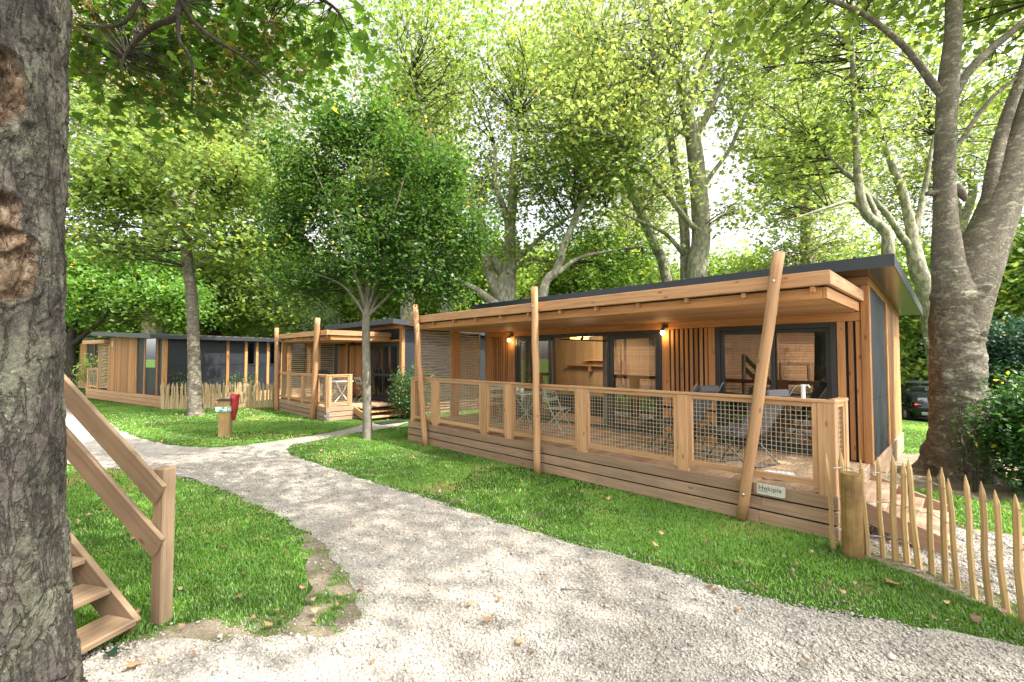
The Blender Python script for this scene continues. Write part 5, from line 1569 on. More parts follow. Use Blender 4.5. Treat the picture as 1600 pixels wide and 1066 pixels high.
# hanging bunches of winged seeds
SP = []
for c, r, fl, dn in cl[:120]:
    if random.random() < .75:
        for q in range(random.randint(1, 3)):
            e = np.array(c) + rng.normal(0, r * .45, 3) - np.array([0, 0, .08])
            SP.append(e + rng.normal(0, 1, (26, 3)) * np.array([.05, .05, .075]))
SP = np.concatenate(SP)
leaf_mesh('seed_bunches', SP, rng.normal(0, 1, (len(SP), 3)), rng.uniform(.025, .045, len(SP)), M['seed'], 'oval', rootA, droop=1.5)

# --- the great plane tree at the right
G = Vector((7.20, 7.43, 0))
def old_plane():
    t = Tree('plane_tree', 'massive old plane tree forking in two thick stems beside the near cabin end', 'tree', G, M['bark_big'], M['lf_plane'], .15, 'mid', per=170)
    t.rs = .70
    na, nz = 150, 260
    prof = [(-.05, .80), (.05, .72), (.2, .64), (.5, .57), (.9, .535), (1.5, .51), (2.2, .50), (2.8, .49), (2.9, .49), (3.1, .45), (3.3, .36), (3.45, .22)]
    zz = np.linspace(-.05, 3.45, nz); rr = np.interp(zz, [p[0] for p in prof], [p[1] * .68 for p in prof])
    a = np.linspace(0, 2 * np.pi, na, endpoint=False)
    A, Z = np.meshgrid(a, zz); A, Z = A.ravel(), Z.ravel(); r0 = np.repeat(rr, na)
    q = np.c_[np.cos(A) * .5, np.sin(A) * .5, Z]
    fl = np.exp(-np.maximum(Z, 0) / .35)
    ridg = fbm(np.c_[q[:, :2] * 1.6, Z * 9 + 2.5 * fbm(q * 2, 2, 5)], 4, 7)
    d = .035 * (fbm(q * 2.4, 4, 1) - .5) * 2 + .030 * (ridg - .5) * 2 * (Z < 4) + .010 * (fbm(q * 16, 3, 3) - .5) * 2 + fl * .22 * (fbm(np.c_[np.cos(A) * 1.6, np.sin(A) * 1.6, Z * .3], 3, 22) - .45) * 2
    low = np.clip((1.35 - Z) / .8, 0, 1); d += low * .05 * (fbm(q * 5.5, 4, 31) - .5) * 2
    # burls
    for (ba, bz, bs, br) in ((3.9, 3.25, .11, .10), (.4 - 1.57, 3.0, .10, .12), (3.6, 1.55, .12, .10)):
        dd = np.hypot(((A - ba + np.pi) % (2 * np.pi) - np.pi) * .5, Z - bz); d += br * np.exp(-(dd / bs) ** 2)
    R_ = r0 + d
    lean = np.clip((Z - 2.2) / 2, 0, 1) ** 1.5 * .16
    co = np.c_[np.cos(A) * R_ * (1 + .10 * np.clip((Z - 2.6) / 1.2, 0, 1)) + lean, np.sin(A) * R_ * .95, Z]
    i = np.arange(nz - 1)[:, None] * na + np.arange(na)[None]; j = np.arange(nz - 1)[:, None] * na + (np.arange(na)[None] + 1) % na
    f = np.stack([i, j, j + na, i + na], -1).reshape(-1)
    np_mesh('trunk', co, f, np.full((nz - 1) * na, 4), M['bark_big'], t.root, smooth=True)
    Y = 7.4
    def P(x, y, r, yy=Y): return (at(*c3x(x, y), yy), r)
    t.limb([P(790, 1400, .30), P(765, 1220, .33), P(748, 1080, .30), P(738, 900, .225), P(735, 700, .205), P(742, 500, .20), P(752, 330, .20), P(770, 150, .165), P(772, 0, .15), P(775, -250, .12), P(770, -500, .08)], 18)
    t.limb([P(805, 1400, .42), P(838, 1220, .46), P(890, 1050, .45), P(960, 870, .39), P(1030, 650, .33), P(1090, 430, .24), P(1150, 200, .21), P(1220, -100, .17), P(1300, -400, .10)], 18)
    t.limb([P(905, 980, .16), P(925, 800, .15), P(950, 650, .135), P(1000, 470, .12), P(1080, 250, .10), P(1130, 0, .07)], 10)
    t.limb([P(745, 420, .10), P(680, 340, .085), P(600, 230, .075), P(520, 150, .068), P(400, 60, .058), P(260, 0, .05), P(80, -80, .03)], 9)
    t.limb([P(775, 400, .11), P(820, 320, .10), P(900, 230, .09), P(1066, 90, .08), P(1250, -60, .05)], 9)
    t.limb([P(745, 640, .07), P(800, 590, .055), P(860, 500, .05), P(940, 400, .045), P(1030, 330, .04), P(1150, 250, .025)], 8)
    t.limb([P(735, 770, .09), P(705, 800, .085), P(672, 805, .065), P(660, 808, .05)], 10)
    t.limb([P(780, 770, .1), P(812, 815, .08), P(822, 840, .03)], 10)
    t.limb([P(775, -250, .10), (Vector((5.5, 3.0, 11.0)), .08), (Vector((3.5, -.5, 12.2)), .05), (Vector((2.0, -3.5, 12.6)), .03)], 8)
    t.limb([P(1220, -100, .15), (Vector((10, 4, 11)), .10), (Vector((10, -1, 13)), .05)], 8)
    t.blob((5.8, 1.5, 11.6), (4.5, 4.2, 1.6), 20, .45, (.9, 1.3), 0, 3)  # unseen crown over the camera, added here and below to cast dapples
    t.blob((10.5, 2.0, 12.0), (3.4, 4.5, 1.8), 16, .45, (.9, 1.3), 0, 3)
    t.blob((9, 8.5, 11.5), (4.5, 3, 2.4), 50, .45, (.6, 1.0))
    t.blob(at(*c3x(200, -60), 8.0), (2.2, 1.6, .8), 22, .45, (.4, .7))
    t.blob(at(*c3x(950, -20), 8.2), (1.6, 1.4, .7), 18, .45, (.4, .7))
    t.blob(at(*c3x(1040, 330), 8.8), (.8, .8, .8), 8, .5, (.3, .55))
    return t.finish()
old_plane()

# --- planes behind the near cabin
t = Tree('plane_tree', 'tall straight plane with a grey trunk rising above the middle of the near roof', 'tree', (at(1090, 558, 19).x, 19, 0), M['bark_plane'], M['lf_plane2'], .17, 'mid', per=150, group='plane trees behind the cabins'); t.rs = .88
def Pf(x, y, r, Y): return (at(*c6x(x, y), Y), r)
Y = 19
t.limb([(Vector((at(1090, 558, 19).x, 19, -.05)), .62), (Vector((at(1090, 500, 19).x, 19, 2)), .50), Pf(1042, 900, .46, Y), Pf(1056, 800, .43, Y), Pf(1050, 650, .40, Y), Pf(1032, 480, .36, Y), Pf(1010, 380, .30, Y), Pf(990, 280, .2, Y), Pf(940, 100, .12, Y), Pf(900, -60, .07, Y)], 14)
t.limb([(Vector((at(1075, 540, 19.6).x, 19.6, 0)), .3), Pf(1004, 930, .24, 19.6), Pf(1000, 750, .23, 19.6), Pf(970, 560, .20, 19.6), Pf(940, 380, .17, 19.6), Pf(900, 200, .13, 19.6), Pf(880, 0, .08, 19.6)], 10)
t.limb([Pf(1035, 450, .22, Y), Pf(1075, 390, .17, Y), Pf(1110, 310, .15, Y), Pf(1150, 230, .12, Y), Pf(1200, 130, .09, Y), Pf(1260, 0, .05, Y)], 9)
t.limb([Pf(1015, 360, .22, Y), Pf(1040, 290, .18, Y), Pf(1065, 220, .15, Y), Pf(1100, 130, .12, Y), Pf(1140, 20, .09, Y), Pf(1180, -100, .05, Y)], 9)
t.limb([Pf(1058, 640, .14, Y), Pf(1085, 590, .11, 18.6), Pf(1150, 500, .09, 18.4), Pf(1200, 390, .08, 18.2), Pf(1260, 280, .06, 18), Pf(1300, 150, .03, 18)], 8)
t.limb([Pf(1050, 770, .16, Y), Pf(1010, 735, .13, 18.6), Pf(930, 630, .11, 18.2), Pf(860, 550, .09, 17.8), Pf(780, 460, .075, 17.5), Pf(640, 430, .055, 17), Pf(540, 450, .03, 17)], 8)
t.limb([Pf(1030, 470, .13, Y), Pf(990, 440, .10, 18.6), Pf(880, 390, .08, 18), Pf(700, 350, .06, 17.5), Pf(550, 320, .03, 17)], 8)
t.limb([Pf(1000, 850, .12, 19.5), Pf(940, 780, .10, 19), Pf(860, 740, .07, 18.5), Pf(740, 690, .04, 18)], 7)
for (x, y, yy, r, n) in ((1000, 120, 19, (5, 3, 3.6), 70), (820, 330, 17.6, (3.2, 2, 2.0), 36), (1180, 200, 18.5, (3.0, 2.4, 2.6), 36), (980, -80, 19, (6, 3.5, 2.5), 34), (700, 420, 17.5, (2.6, 2, 1.6), 24), (860, 620, 18, (2.6, 1.5, 1.1), 14), (1240, 420, 18, (1.2, 1.2, 1.4), 10), (1180, 700, 18.5, (.9, .8, .8), 5)):
    t.blob(at(*c6x(x, y), yy), r, n, .5, (.55, 1.0))
rF1 = t.finish()
t = Tree('plane_tree', 'leaning thin pale plane stem left of the tall straight plane', 'tree', (at(1046, 545, 22).x, 22, 0), M['bark_pale'], M['lf_plane2'], .17, 'mid', per=150, group='plane trees behind the cabins')
Y = 22
t.limb([(Vector((at(1055, 545, 22).x, 22, -.05)), .34), Pf(940, 930, .24, Y), Pf(890, 790, .23, Y), Pf(830, 650, .21, Y), Pf(780, 530, .17, Y), Pf(740, 370, .13, Y), Pf(700, 200, .08, Y)], 10)
t.limb([Pf(850, 690, .1, Y), Pf(830, 600, .09, Y), Pf(850, 500, .07, Y), Pf(840, 380, .04, Y)], 7)
for (x, y, yy, r, n) in ((700, 160, 22, (5, 3, 4), 60), (620, 420, 21.5, (3.5, 2.5, 2), 30), (900, 720, 23, (2.4, 2, 1.4), 14)): t.blob(at(*c6x(x, y), yy), r, n, .5, (.6, 1.1))
t.finish()
t = Tree('plane_tree', 'many stemmed plane tree rising above the left half of the near cabin roof', 'tree', (at(790, 540, 20).x, 20, 0), M['bark_plane'], M['lf_plane'], .17, 'mid', per=150, group='plane trees behind the cabins')
Y = 20
t.limb([(Vector((at(790, 540, 20).x, 20, -.05)), .60), Pf(402, 1020, .46, Y), Pf(408, 940, .42, Y), Pf(420, 860, .28, Y), Pf(420, 760, .24, Y), Pf(430, 650, .20, Y), Pf(430, 540, .14, Y), Pf(450, 380, .08, Y)], 12)
t.limb([Pf(402, 1000, .34, Y), Pf(362, 940, .25, Y), Pf(332, 830, .22, Y), Pf(292, 690, .19, Y), Pf(240, 600, .15, Y), Pf(150, 430, .09, Y), Pf(90, 250, .05, Y)], 10)
t.limb([Pf(408, 940, .24, Y), Pf(370, 870, .18, Y), Pf(340, 800, .15, Y), Pf(320, 700, .10, Y), Pf(330, 600, .06, Y)], 8)
t.limb([Pf(420, 780, .2, Y), Pf(405, 710, .15, Y), Pf(372, 610, .12, Y), Pf(370, 480, .07, Y)], 8)
t.limb([Pf(425, 880, .14, Y), Pf(480, 830, .10, 19.5), Pf(560, 760, .08, 19), Pf(640, 710, .05, 18.5)], 7)
t.limb([Pf(430, 900, .12, Y), Pf(480, 865, .09, 19.3), Pf(540, 870, .06, 19)], 7)
t.limb([Pf(380, 1020, .2, 19.4), Pf(300, 960, .14, 19), Pf(210, 920, .11, 18.7), Pf(110, 880, .06, 18.5)], 8)
for (x, y, yy, r, n) in ((400, 300, 20, (5, 3.2, 4.5), 80), (150, 200, 20, (3.5, 3, 4), 46), (420, 620, 19, (2.6, 2, 1.6), 22), (600, 620, 18.8, (2.2, 1.5, 1.2), 14), (260, 820, 19, (1.8, 1.4, .9), 9), (500, 860, 19.5, (1.6, 1.2, .8), 7)): t.blob(at(*c6x(x, y), yy), r, n, .5, (.6, 1.0))
t.finish()
t = Tree('plane_tree', 'slanting young plane with a long side branch over the near cabin roof', 'tree', (at(850, 545, 18).x, 18.2, 0), M['bark_plane'], M['lf_mid'], .17, 'mid', per=150, group='plane trees behind the cabins')
Y = 18.2
t.limb([(Vector((at(842, 545, 18.2).x, 18.2, -.05)), .26), Pf(530, 980, .19, Y), Pf(575, 900, .17, Y), Pf(600, 820, .15, Y), Pf(650, 700, .12, Y), Pf(680, 650, .09, Y), Pf(760, 570, .06, Y), Pf(800, 470, .03, Y)], 9)
t.limb([Pf(578, 912, .10, Y), Pf(630, 870, .085, Y), Pf(680, 850, .07, Y), Pf(780, 832, .05, Y), Pf(860, 820, .03, Y)], 7)
for (x, y, yy, r, n) in ((680, 560, 18.5, (2.2, 1.8, 1.8), 24), (760, 860, 19.5, (2.6, 1.6, 1.1), 20), (640, 790, 19, (1.4, 1.2, .9), 8)): t.blob(at(*c6x(x, y), yy), r, n, .5, (.5, .9))
t.finish()
t = Tree('plane_tree', 'small grey trunked plane seen above the left corner of the near cabin canopy', 'tree', (at(696, 545, 22).x, 22, 0), M['bark_plane'], M['lf_mid'], .17, 'mid', per=150, group='plane trees behind the cabins')
Y = 22
t.limb([(Vector((at(696, 548, 22).x, 22, -.05)), .36), Pf(205, 1030, .27, Y), Pf(200, 930, .25, Y), Pf(230, 820, .15, Y), Pf(255, 700, .10, Y), Pf(250, 560, .06, Y)], 10)
t.limb([Pf(200, 960, .2, Y), Pf(150, 880, .14, Y), Pf(90, 780, .08, Y), Pf(60, 640, .04, Y)], 8)
for (x, y, yy, r, n) in ((200, 640, 22, (4, 2.6, 2.4), 50), (80, 820, 22, (2.2, 2, 1.5), 20), (300, 860, 23, (2.6, 2, 1.2), 18), (100, 120, 23, (5, 3, 4), 50)): t.blob(at(*c6x(x, y), yy), r, n, .5, (.6, 1.0))
t.finish()

# --- planes behind, right
def Ph(x, y, r, Y): return (at(*c3x(x, y), Y), r)
t = Tree('plane_tree', 'plane with a curved pale trunk emerging behind the right end of the near cabin roof', 'tree', (at(1385, 545, 13.5).x, 13.5, 0), M['bark_pale'], M['lf_plane'], .15, 'mid', per=150, group='plane trees behind the cabins'); t.rs = .78
Y = 13.5
t.limb([(Vector((at(1384, 545, Y).x, Y, -.05)), .34), Ph(500, 1060, .22, Y), Ph(484, 960, .19, Y), Ph(405, 885, .17, Y), Ph(376, 750, .15, Y), Ph(370, 600, .13, Y), Ph(360, 430, .115, Y), Ph(352, 250, .09, Y), Ph(340, 80, .05, Y)], 10)
t.limb([Ph(400, 880, .1, Y), Ph(340, 840, .07, Y), Ph(230, 870, .05, 13), Ph(80, 920, .025, 12.6)], 7)
t.limb([Ph(352, 220, .06, Y), Ph(300, 140, .05, Y), Ph(200, 70, .04, Y), Ph(60, 0, .02, Y)], 7)
t.limb([Ph(484, 970, .1, Y), Ph(400, 790, .09, 14), Ph(300, 700, .07, 14), Ph(200, 590, .04, 14)], 7)
for (x, y, yy, r, n) in ((250, 300, 14, (2.6, 2, 2.2), 46), (180, 650, 14, (2.2, 1.6, 1.3), 22), (350, 60, 14, (2.8, 2, 1.4), 24), (100, 900, 13.5, (1.2, 1, .7), 6)): t.blob(at(*c3x(x, y), yy), r, n, .5, (.45, .85))
t.finish()
t = Tree('plane_tree', 'plane with several pale upright stems left of the massive old plane', 'tree', (at(1478, 545, 16).x, 16, 0), M['bark_pale'], M['lf_plane2'], .15, 'mid', per=150, group='plane trees behind the cabins'); t.rs = .76
Y = 16
t.limb([(Vector((at(1478, 545, Y).x, Y, -.05)), .50), Ph(665, 1240, .38, Y), Ph(632, 1150, .36, Y), Ph(612, 1066, .32, Y), Ph(595, 950, .22, Y), Ph(560, 800, .18, Y), Ph(520, 700, .15, Y), Ph(485, 600, .11, Y), Ph(450, 480, .06, Y)], 10)
t.limb([Ph(612, 1050, .2, Y), Ph(560, 990, .16, Y), Ph(500, 900, .13, Y), Ph(410, 800, .10, Y), Ph(330, 730, .07, Y), Ph(250, 680, .05, Y), Ph(200, 500, .03, Y)], 8)
t.limb([Ph(610, 980, .18, Y), Ph(640, 850, .13, Y), Ph(665, 720, .10, Y), Ph(690, 560, .05, Y)], 8)
for (x, y, yy, r, n) in ((560, 420, 16.5, (2.6, 2, 2.0), 34), (640, 100, 17, (4, 2.5, 2.2), 40), (420, 620, 16, (1.6, 1.4, 1.2), 12), (960, 560, 17, (2.6, 2, 2.6), 34), (900, 200, 17, (2.5, 2, 1.6), 20)): t.blob(at(*c3x(x, y), yy), r, n, .5, (.5, .9))
t.finish()

# --- B. the tree on the middle lawn
B0 = Vector((-10.37, 15.04, 0))
t = Tree('plane_tree', 'plane tree with a mottled brown trunk standing on the lawn before the far cabin', 'tree', B0, M['bark_big'], M['lf_plane'], .16, 'mid', per=170); t.rs = .80
Y = 15.1
t.limb([(B0 + Vector((.05, 0, -.05)), .36), (B0 + Vector((.02, 0, .25)), .29), (at(303, 560, Y), .23), (at(300, 470, Y), .215), (at(292, 400, Y), .20), (at(288, 350, Y), .17), (at(270, 300, Y), .13), (at(255, 230, Y), .08), (at(250, 150, Y), .05)], 14)
t.limb([(at(288, 345, Y), .11), (at(250, 320, Y), .08), (at(180, 290, 14.5), .05), (at(110, 260, 14), .03)], 7)
t.limb([(at(290, 355, Y), .11), (at(330, 310, Y), .08), (at(390, 270, 14.8), .05), (at(440, 250, 14.6), .03)], 7)
t.limb([(at(289, 350, Y), .10), (at(310, 280, 15.6), .08), (at(330, 200, 16), .04)], 7)
t.limb([(at(300, 420, Y), .06), (at(350, 390, 14.8), .045), (at(410, 370, 14.5), .02)], 6)
for (x, y, yy, r, n) in ((270, 270, 15, (3.2, 2.2, 1.5), 62), (160, 300, 14.6, (1.8, 1.5, 1.1), 24), (390, 290, 14.8, (2.0, 1.6, 1.2), 30), (330, 370, 14.8, (2.2, 1.2, .7), 18), (180, 380, 14.6, (1.6, 1.2, .6), 10), (250, 180, 15.5, (2.5, 2, 1), 22), (420, 390, 14.6, (1.2, 1, .6), 10)): t.blob(at(x, y, yy), r, n, .42, (.45, .85))
t.finish()

# --- C. the slim tree on the grass strip
C0 = Vector((-3.36, 10.71, 0))
t = Tree('hornbeam_tree', 'slim young tree with pale straight trunk and dense dark crown on the grass strip', 'tree', C0, M['bark_grey'], M['lf_dark'], .105, 'oval', per=1250)
Y = 10.71
t.limb([(C0 + Vector((0, 0, -.05)), .135), (C0 + Vector((.0, 0, .12)), .115), (at(573, 600, Y), .098), (at(572, 520, Y), .092), (at(573, 480, Y), .085), (at(578, 400, Y), .05), (at(580, 300, Y), .03), (at(585, 220, Y), .012)], 12)
for (x1, y1, x2, y2, dy) in ((530, 440, 440, 340, .3), (545, 400, 480, 240, -.4), (560, 380, 540, 220, .5), (600, 400, 640, 250, -.5), (610, 420, 690, 290, .2), (620, 450, 720, 370, -.2), (540, 450, 450, 420, -.5), (590, 370, 600, 200, .6), (605, 440, 660, 420, .8), (555, 430, 520, 330, -.9), (595, 430, 630, 330, .9)):
    t.limb([(at(573, 492 + random.uniform(-14, 8), Y), .04), (at(x1, y1, Y + dy * .5), .026), (at((x1 + x2) / 2, (y1 + y2) / 2 - 6, Y + dy), .016), (at(x2, y2, Y + dy * 1.4), .006)], 6)
for (x, y, r, n) in ((575, 360, (1.05, 1.2, 1.2), 40), (480, 290, (.5, .8, .85), 16), (455, 385, (.5, .7, .5), 10), (680, 330, (.55, .8, .9), 15), (705, 400, (.5, .6, .4), 7), (530, 225, (.45, .6, .75), 12), (635, 250, (.5, .7, .7), 12), (590, 190, (.3, .4, .5), 6), (700, 270, (.3, .5, .6), 6), (485, 440, (.95, .9, .35), 13), (665, 440, (1.1, .9, .35), 14), (735, 360, (.4, .6, .35), 5), (440, 330, (.4, .6, .5), 6), (520, 180, (.3, .4, .35), 4), (585, 200, (.3, .4, .4), 4), (440, 225, (.25, .3, .3), 3)): t.blob(at(x, y, Y), r, n, .6, (.28, .46))
t.finish(jitter=.7)

# --- D. dark forked tree by the far cabin
D0 = Vector((-23.4, 24.3, 0))
t = Tree('maple_tree', 'tree with a black forked trunk and low crown at left by the far cabins', 'tree', D0, M['bark_dark'], M['lf_mid'], .17, 'mid', per=170); t.rs = .74
Y = 24.3
t.limb([(D0 + Vector((0, 0, -.05)), .36), (at(110, 580, Y), .30), (at(111, 535, Y), .26), (at(118, 500, Y), .15), (at(135, 470, Y), .10), (at(160, 440, Y), .05)], 12)
t.limb([(at(112, 540, Y), .2), (at(135, 520, Y), .15), (at(155, 505, Y), .11), (at(175, 480, Y), .06), (at(200, 450, Y), .03)], 8)
t.limb([(at(110, 540, Y), .2), (at(98, 510, Y), .14), (at(80, 470, Y), .08)], 8)
for (x, y, r, n) in ((190, 450, (3.6, 2.5, 1.6), 50), (110, 430, (2.6, 2.2, 1.6), 30), (270, 480, (2.2, 2, 1.1), 24), (190, 400, (3, 2, 1), 24), (130, 490, (1.4, 1.4, .5), 8)): t.blob(at(x, y, Y), r, n, .45, (.6, 1.0))
t.finish()

# --- E. chestnut and pale bush behind the far cabins
E0 = Vector((at(335, 540, 30).x, 30, 0))
t = Tree('chestnut_tree', 'broad chestnut with big bright leaves behind the far cabin roof', 'tree', E0, M['bark_dark'], M['lf_sun'], .26, 'oval', per=110)
t.limb([(E0 + Vector((0, 0, -.05)), .5), (at(335, 500, 30), .4), (at(340, 450, 30), .25), (at(350, 380, 30), .1)], 10)
t.limb([(at(336, 490, 30), .25), (at(380, 450, 30), .15), (at(420, 430, 29), .06)], 8)
for (x, y, r, n) in ((350, 450, (4.2, 3, 2.6), 70), (410, 480, (2.8, 2.5, 1.8), 36), (290, 470, (2.4, 2.4, 2), 26), (380, 400, (3, 2, 1.6), 26)): t.blob(at(x, y, 29.5), r, n, .45, (.7, 1.15))
rE = t.finish()
W0 = Vector((at(462, 545, 33).x, 33, 0))
t = Tree('willow_tree', 'pale grey green rounded willow behind the gap between the far and middle cabins', 'tree', W0, M['bark_dark'], M['lf_willow'], .13, 'kite', per=380)
t.limb([(W0 + Vector((0, 0, -.05)), .3), (at(462, 520, 33), .2), (at(464, 490, 33), .1)], 8)
for (x, y, r, n) in ((465, 505, (2.9, 2.2, 2.0), 60), (430, 525, (1.6, 1.4, 1.2), 20), (500, 515, (1.6, 1.6, 1.4), 20)): t.blob(at(x, y, 33), r, n, .6, (.5, .8))
t.finish()

# --- J. high planes at the left behind everything
t = Tree('plane_tree', 'tall plane with pale upper limbs behind the lawn tree at the left', 'tree', (at(215, 545, 25).x, 25, 0), M['bark_pale'], M['lf_plane2'], .19, 'mid', per=150, group='plane trees behind the cabins')
Y = 25
t.limb([(Vector((at(240, 545, Y).x, Y, -.05)), .6), (at(240, 400, Y), .45), (at(225, 250, Y), .34), (at(212, 195, Y), .28), (at(190, 140, Y), .2), (at(170, 60, Y), .1), (at(160, -40, Y), .05)], 12)
t.limb([(at(230, 280, Y), .26), (at(250, 205, Y), .22), (at(220, 150, Y), .17), (at(230, 60, Y), .08)], 9)
t.limb([(at(236, 330, Y), .24), (at(300, 240, Y), .15), (at(350, 150, Y), .1), (at(380, 60, Y), .05)], 8)
for (x, y, r, n) in ((230, 120, (6.5, 3.5, 4), 90), (120, 220, (3.5, 3, 3), 36), (370, 190, (3.4, 3, 3), 36), (440, 90, (3.5, 3, 3), 34), (260, 330, (5, 3, 2), 36)): t.blob(at(x, y, Y), r, n, .5, (.7, 1.15))
rJ = t.finish()

# --- far trees, bright in the sun: copies of two built ones
def far_tree(leaf, seed):
    random.seed(seed)
    t = Tree('broadleaf_tree', 'x', 'tree', (0, 0, 0), M['bark_plane'], leaf, .27, 'mid', per=125, group='sunlit trees far behind')
    t.limb([(Vector((0, 0, -.05)), .45), (Vector((.1, 0, 2)), .36), (Vector((0, .2, 5)), .25), (Vector((.2, 0, 9)), .1)], 10)
    for a in range(6):
        c, s_ = math.cos(a * 1.05 + seed), math.sin(a * 1.05 + seed)
        t.limb([(Vector((0, .1, 3 + a * .5)), .14), (Vector((c * 1.6, s_ * 1.6, 5 + a * .5)), .09), (Vector((c * 3, s_ * 3, 6.4 + a * .6)), .03)], 6)
    t.blob((0, 0, 6.6), (4.2, 4.2, 3.6), 110, .5, (.8, 1.3)); t.blob((0, 0, 3.0), (3.6, 3.6, 1.6), 34, .5, (.7, 1.1))
    return t.finish(twig_every=2)
fa, fb = far_tree(M['lf_sun'], 3), far_tree(M['lf_far'], 5)
random.seed(11)
FT = [(fa, 640, 36, 1.0, 'bright yellow green tree far behind the left corner of the near cabin canopy'), (fb, 545, 42, 1.1, 'far green tree right behind the crown of the slim tree'), (fa, 930, 30, .95, 'bright far tree above the middle of the near cabin roof'), (fb, 1010, 38, 1.1, 'far green tree between the two thin plane stems'),
      (fa, 1195, 34, .95, 'bright yellow green tree far behind the rightmost leaning pole'), (fa, 1290, 38, 1.05, 'sunlit far tree above the right end of the near cabin roof'), (fb, 1350, 30, 1.0, 'green far tree behind the curved pale plane'), (fb, 1440, 34, 1.0, 'far tree hanging over the parked cars'),
      (fa, 1560, 30, 1.0, 'bright far tree right of the massive plane trunk'), (fb, 1660, 26, 1.1, 'green far tree at the right edge above the dark conifer'), (fb, 250, 38, 1.1, 'far green tree behind the long roof of the far cabin'), (fa, 130, 40, 1.1, 'bright far tree behind the small glimpsed cabin'), (fb, 20, 36, 1.2, 'far tree hidden mostly by the nearest trunk'), (fb, 760, 44, 1.3, 'far dark green tree behind the many stemmed plane'), (fa, 850, 48, 1.3, 'farthest bright tree behind the slanting young plane'),
      (fb, 1130, 46, 1.3, 'farthest green tree behind the tall straight plane'), (fa, 440, 48, 1.3, 'far bright tree rising behind the pale willow'), (fb, 340, 50, 1.3, 'far tree crown rising behind the broad chestnut'), (fb, 1500, 46, 1.3, 'farthest tree right behind the massive plane fork')]
used = set()
for (src, x, Y, s_, lb) in FT:
    o = src if id(src) not in used else copy_tree(src)
    used.add(id(src))
    o.location = (at(x, 545, Y).x, Y, float(gz(at(x, 545, Y).x, Y))); o.rotation_euler = (0, 0, random.uniform(0, 6.28)); o.scale = (s_, s_, s_ * random.uniform(.9, 1.1)); o['label'] = lb
for (x, Y, s_, rz, lb) in ((640, 31, 1.0, 2.0, 'tall pale plane far behind the left corner of the near cabin roof'), (985, 32, 1.05, 4.0, 'tall far plane rising left of the straight plane trunk'), (1265, 27, .95, 1.0, 'tall far plane rising behind the rightmost leaning pole'), (1500, 30, 1.0, 5.2, 'tall far plane behind the massive forked plane'), (470, 36, 1.0, 3.1, 'tall far plane rising behind the pale willow')):
    o = copy_tree(rJ)
    o.location = (at(x, 545, Y).x, Y, float(gz(at(x, 545, Y).x, Y))); o.rotation_euler = (0, 0, rz); o.scale = (s_, s_, s_); o['label'] = lb
# a distant belt of woodland closing the view
def belt():
    P, N = [], []
    for k in range(520):
        a = random.uniform(-1.02, 1.02); d = random.uniform(58, 80)
        c = np.array([math.sin(a) * d, math.cos(a) * d, abs(random.gauss(0, 4.2)) + .6])
        n = 150
        g = rng.normal(size=(n, 3)) * np.array([1.5, 1.5, .9]); P.append(c + g); N.append(np.c_[rng.normal(0, .6, (n, 2)), np.ones(n)])
    o = leaf_mesh('woodland', np.concatenate(P), np.concatenate(N), rng.uniform(.4, .8, 520 * 150), M['lf_far'], 'kite')
    tag(o, kind='stuff')
belt()

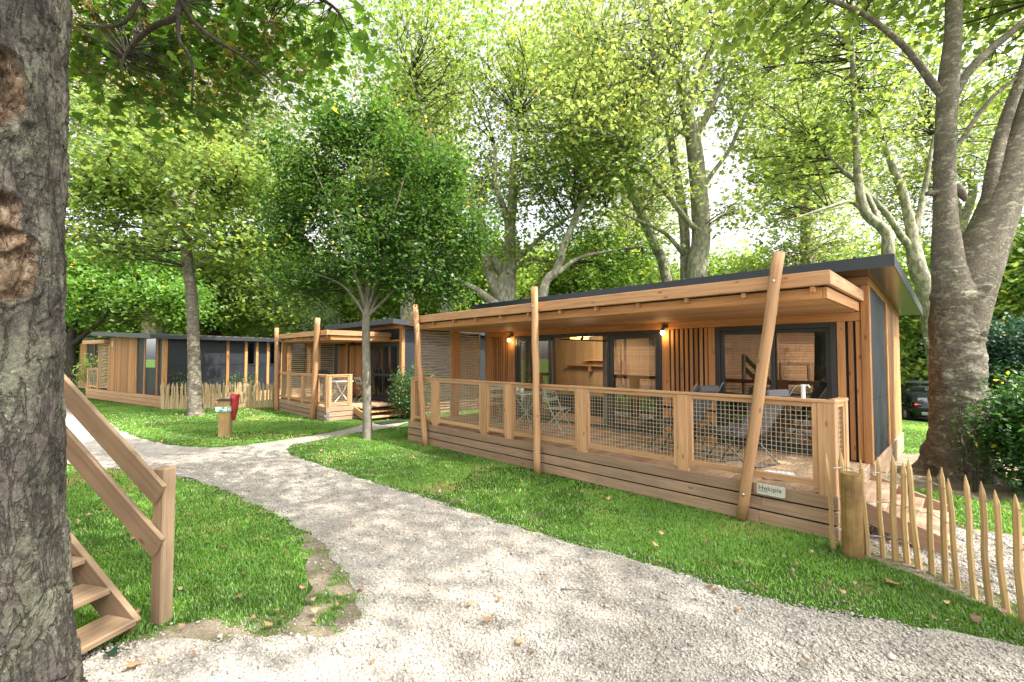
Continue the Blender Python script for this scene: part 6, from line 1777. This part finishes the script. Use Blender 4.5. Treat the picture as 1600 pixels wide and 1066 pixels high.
# --- shrubs
def shrub(name, label, c, rad, n, leaf, size, kind, per, cat='shrub', spread=(.16, .3), stems=7, group=None, flat=.6):
    c = Vector(c); t = Tree(name, label, cat, (c.x, c.y, 0), M['twig'], leaf, size, kind, per=per * 2.2, group=group)
    for k in range(stems):
        a = k * 6.283 / stems + .3; h = c.z + rad[2] * random.uniform(.2, .8)
        t.limb([(Vector((c.x + .05 * math.cos(a), c.y + .05 * math.sin(a), -.03)), .016), (Vector((c.x + rad[0] * .35 * math.cos(a), c.y + rad[1] * .35 * math.sin(a), h * .5)), .011), (Vector((c.x + rad[0] * .75 * math.cos(a), c.y + rad[1] * .75 * math.sin(a), h)), .004)], 5)
    t.blob(c, rad, n, flat, spread)
    return t.finish(jitter=.8, crown_name='foliage')
shrub('evergreen_shrub', 'dense dark green shrub at the right edge in front of the massive plane trunk', (7.35, 6.35, .82), (.66, .62, .78), 90, M['lf_bush'], .072, 'oval', 900)
shrub('privet_shrub', 'loose sprig of thin shoots growing against the base of the massive plane trunk', (6.50, 6.55, .75), (.24, .2, .62), 12, M['lf_bush'], .05, 'oval', 330, spread=(.1, .18), stems=6)
shrub('evergreen_shrub', 'dark bush against the end wall of the middle cabin', (-3.05, 14.35, .75), (.62, .55, .85), 52, M['lf_bush'], .07, 'oval', 620, stems=8)
shrub('conifer_bush', 'dark spreading conifer behind the shrub at the right edge', (at(1575, 545, 15).x, 15.0, 2.0), (1.9, 1.4, 1.1), 60, M['lf_conifer'], .10, 'kite', 520, 'conifer', (.35, .55), flat=.4)
shrub('yellow_shrub', 'small bush with yellow leaves at the right edge beyond the dark shrub', (at(1605, 590, 12).x, 12.0, 1.10), (.6, .5, .35), 4, M['lf_yellow'], .12, 'oval', 120, spread=(.25, .4), flat=.3)
for k, (x, Y, s_, lb) in enumerate(((278, 17.2, .55, 'thin seedling shrub behind the left part of the far paling fence'), (392, 17.9, .5, 'small leafy shrub behind the right part of the far paling fence'), (366, 18.2, .42, 'low sprig behind the middle of the far paling fence'))):
    shrub('garden_shrub', lb, (at(x, 580, Y).x, Y, .75), (.28, .28, .6), 12, M['lf_mid'], .06, 'oval', 260, spread=(.12, .22), group='small shrubs by the far fence')
shrub('garden_shrub', 'bright feathery plant in front of the small glimpsed cabin', (at(143, 572, 22.5).x, 22.5, 1.2), (.6, .5, .8), 20, M['lf_sun'], .09, 'oval', 200, spread=(.2, .35))
shrub('weed_tuft', 'little green weed beside the treads of the near cabin steps', (4.55, 5.75, .18), (.14, .12, .16), 8, M['lf_mid'], .04, 'oval', 260, 'plant', (.07, .12), 5)
print('tree leaves', Tree.count)
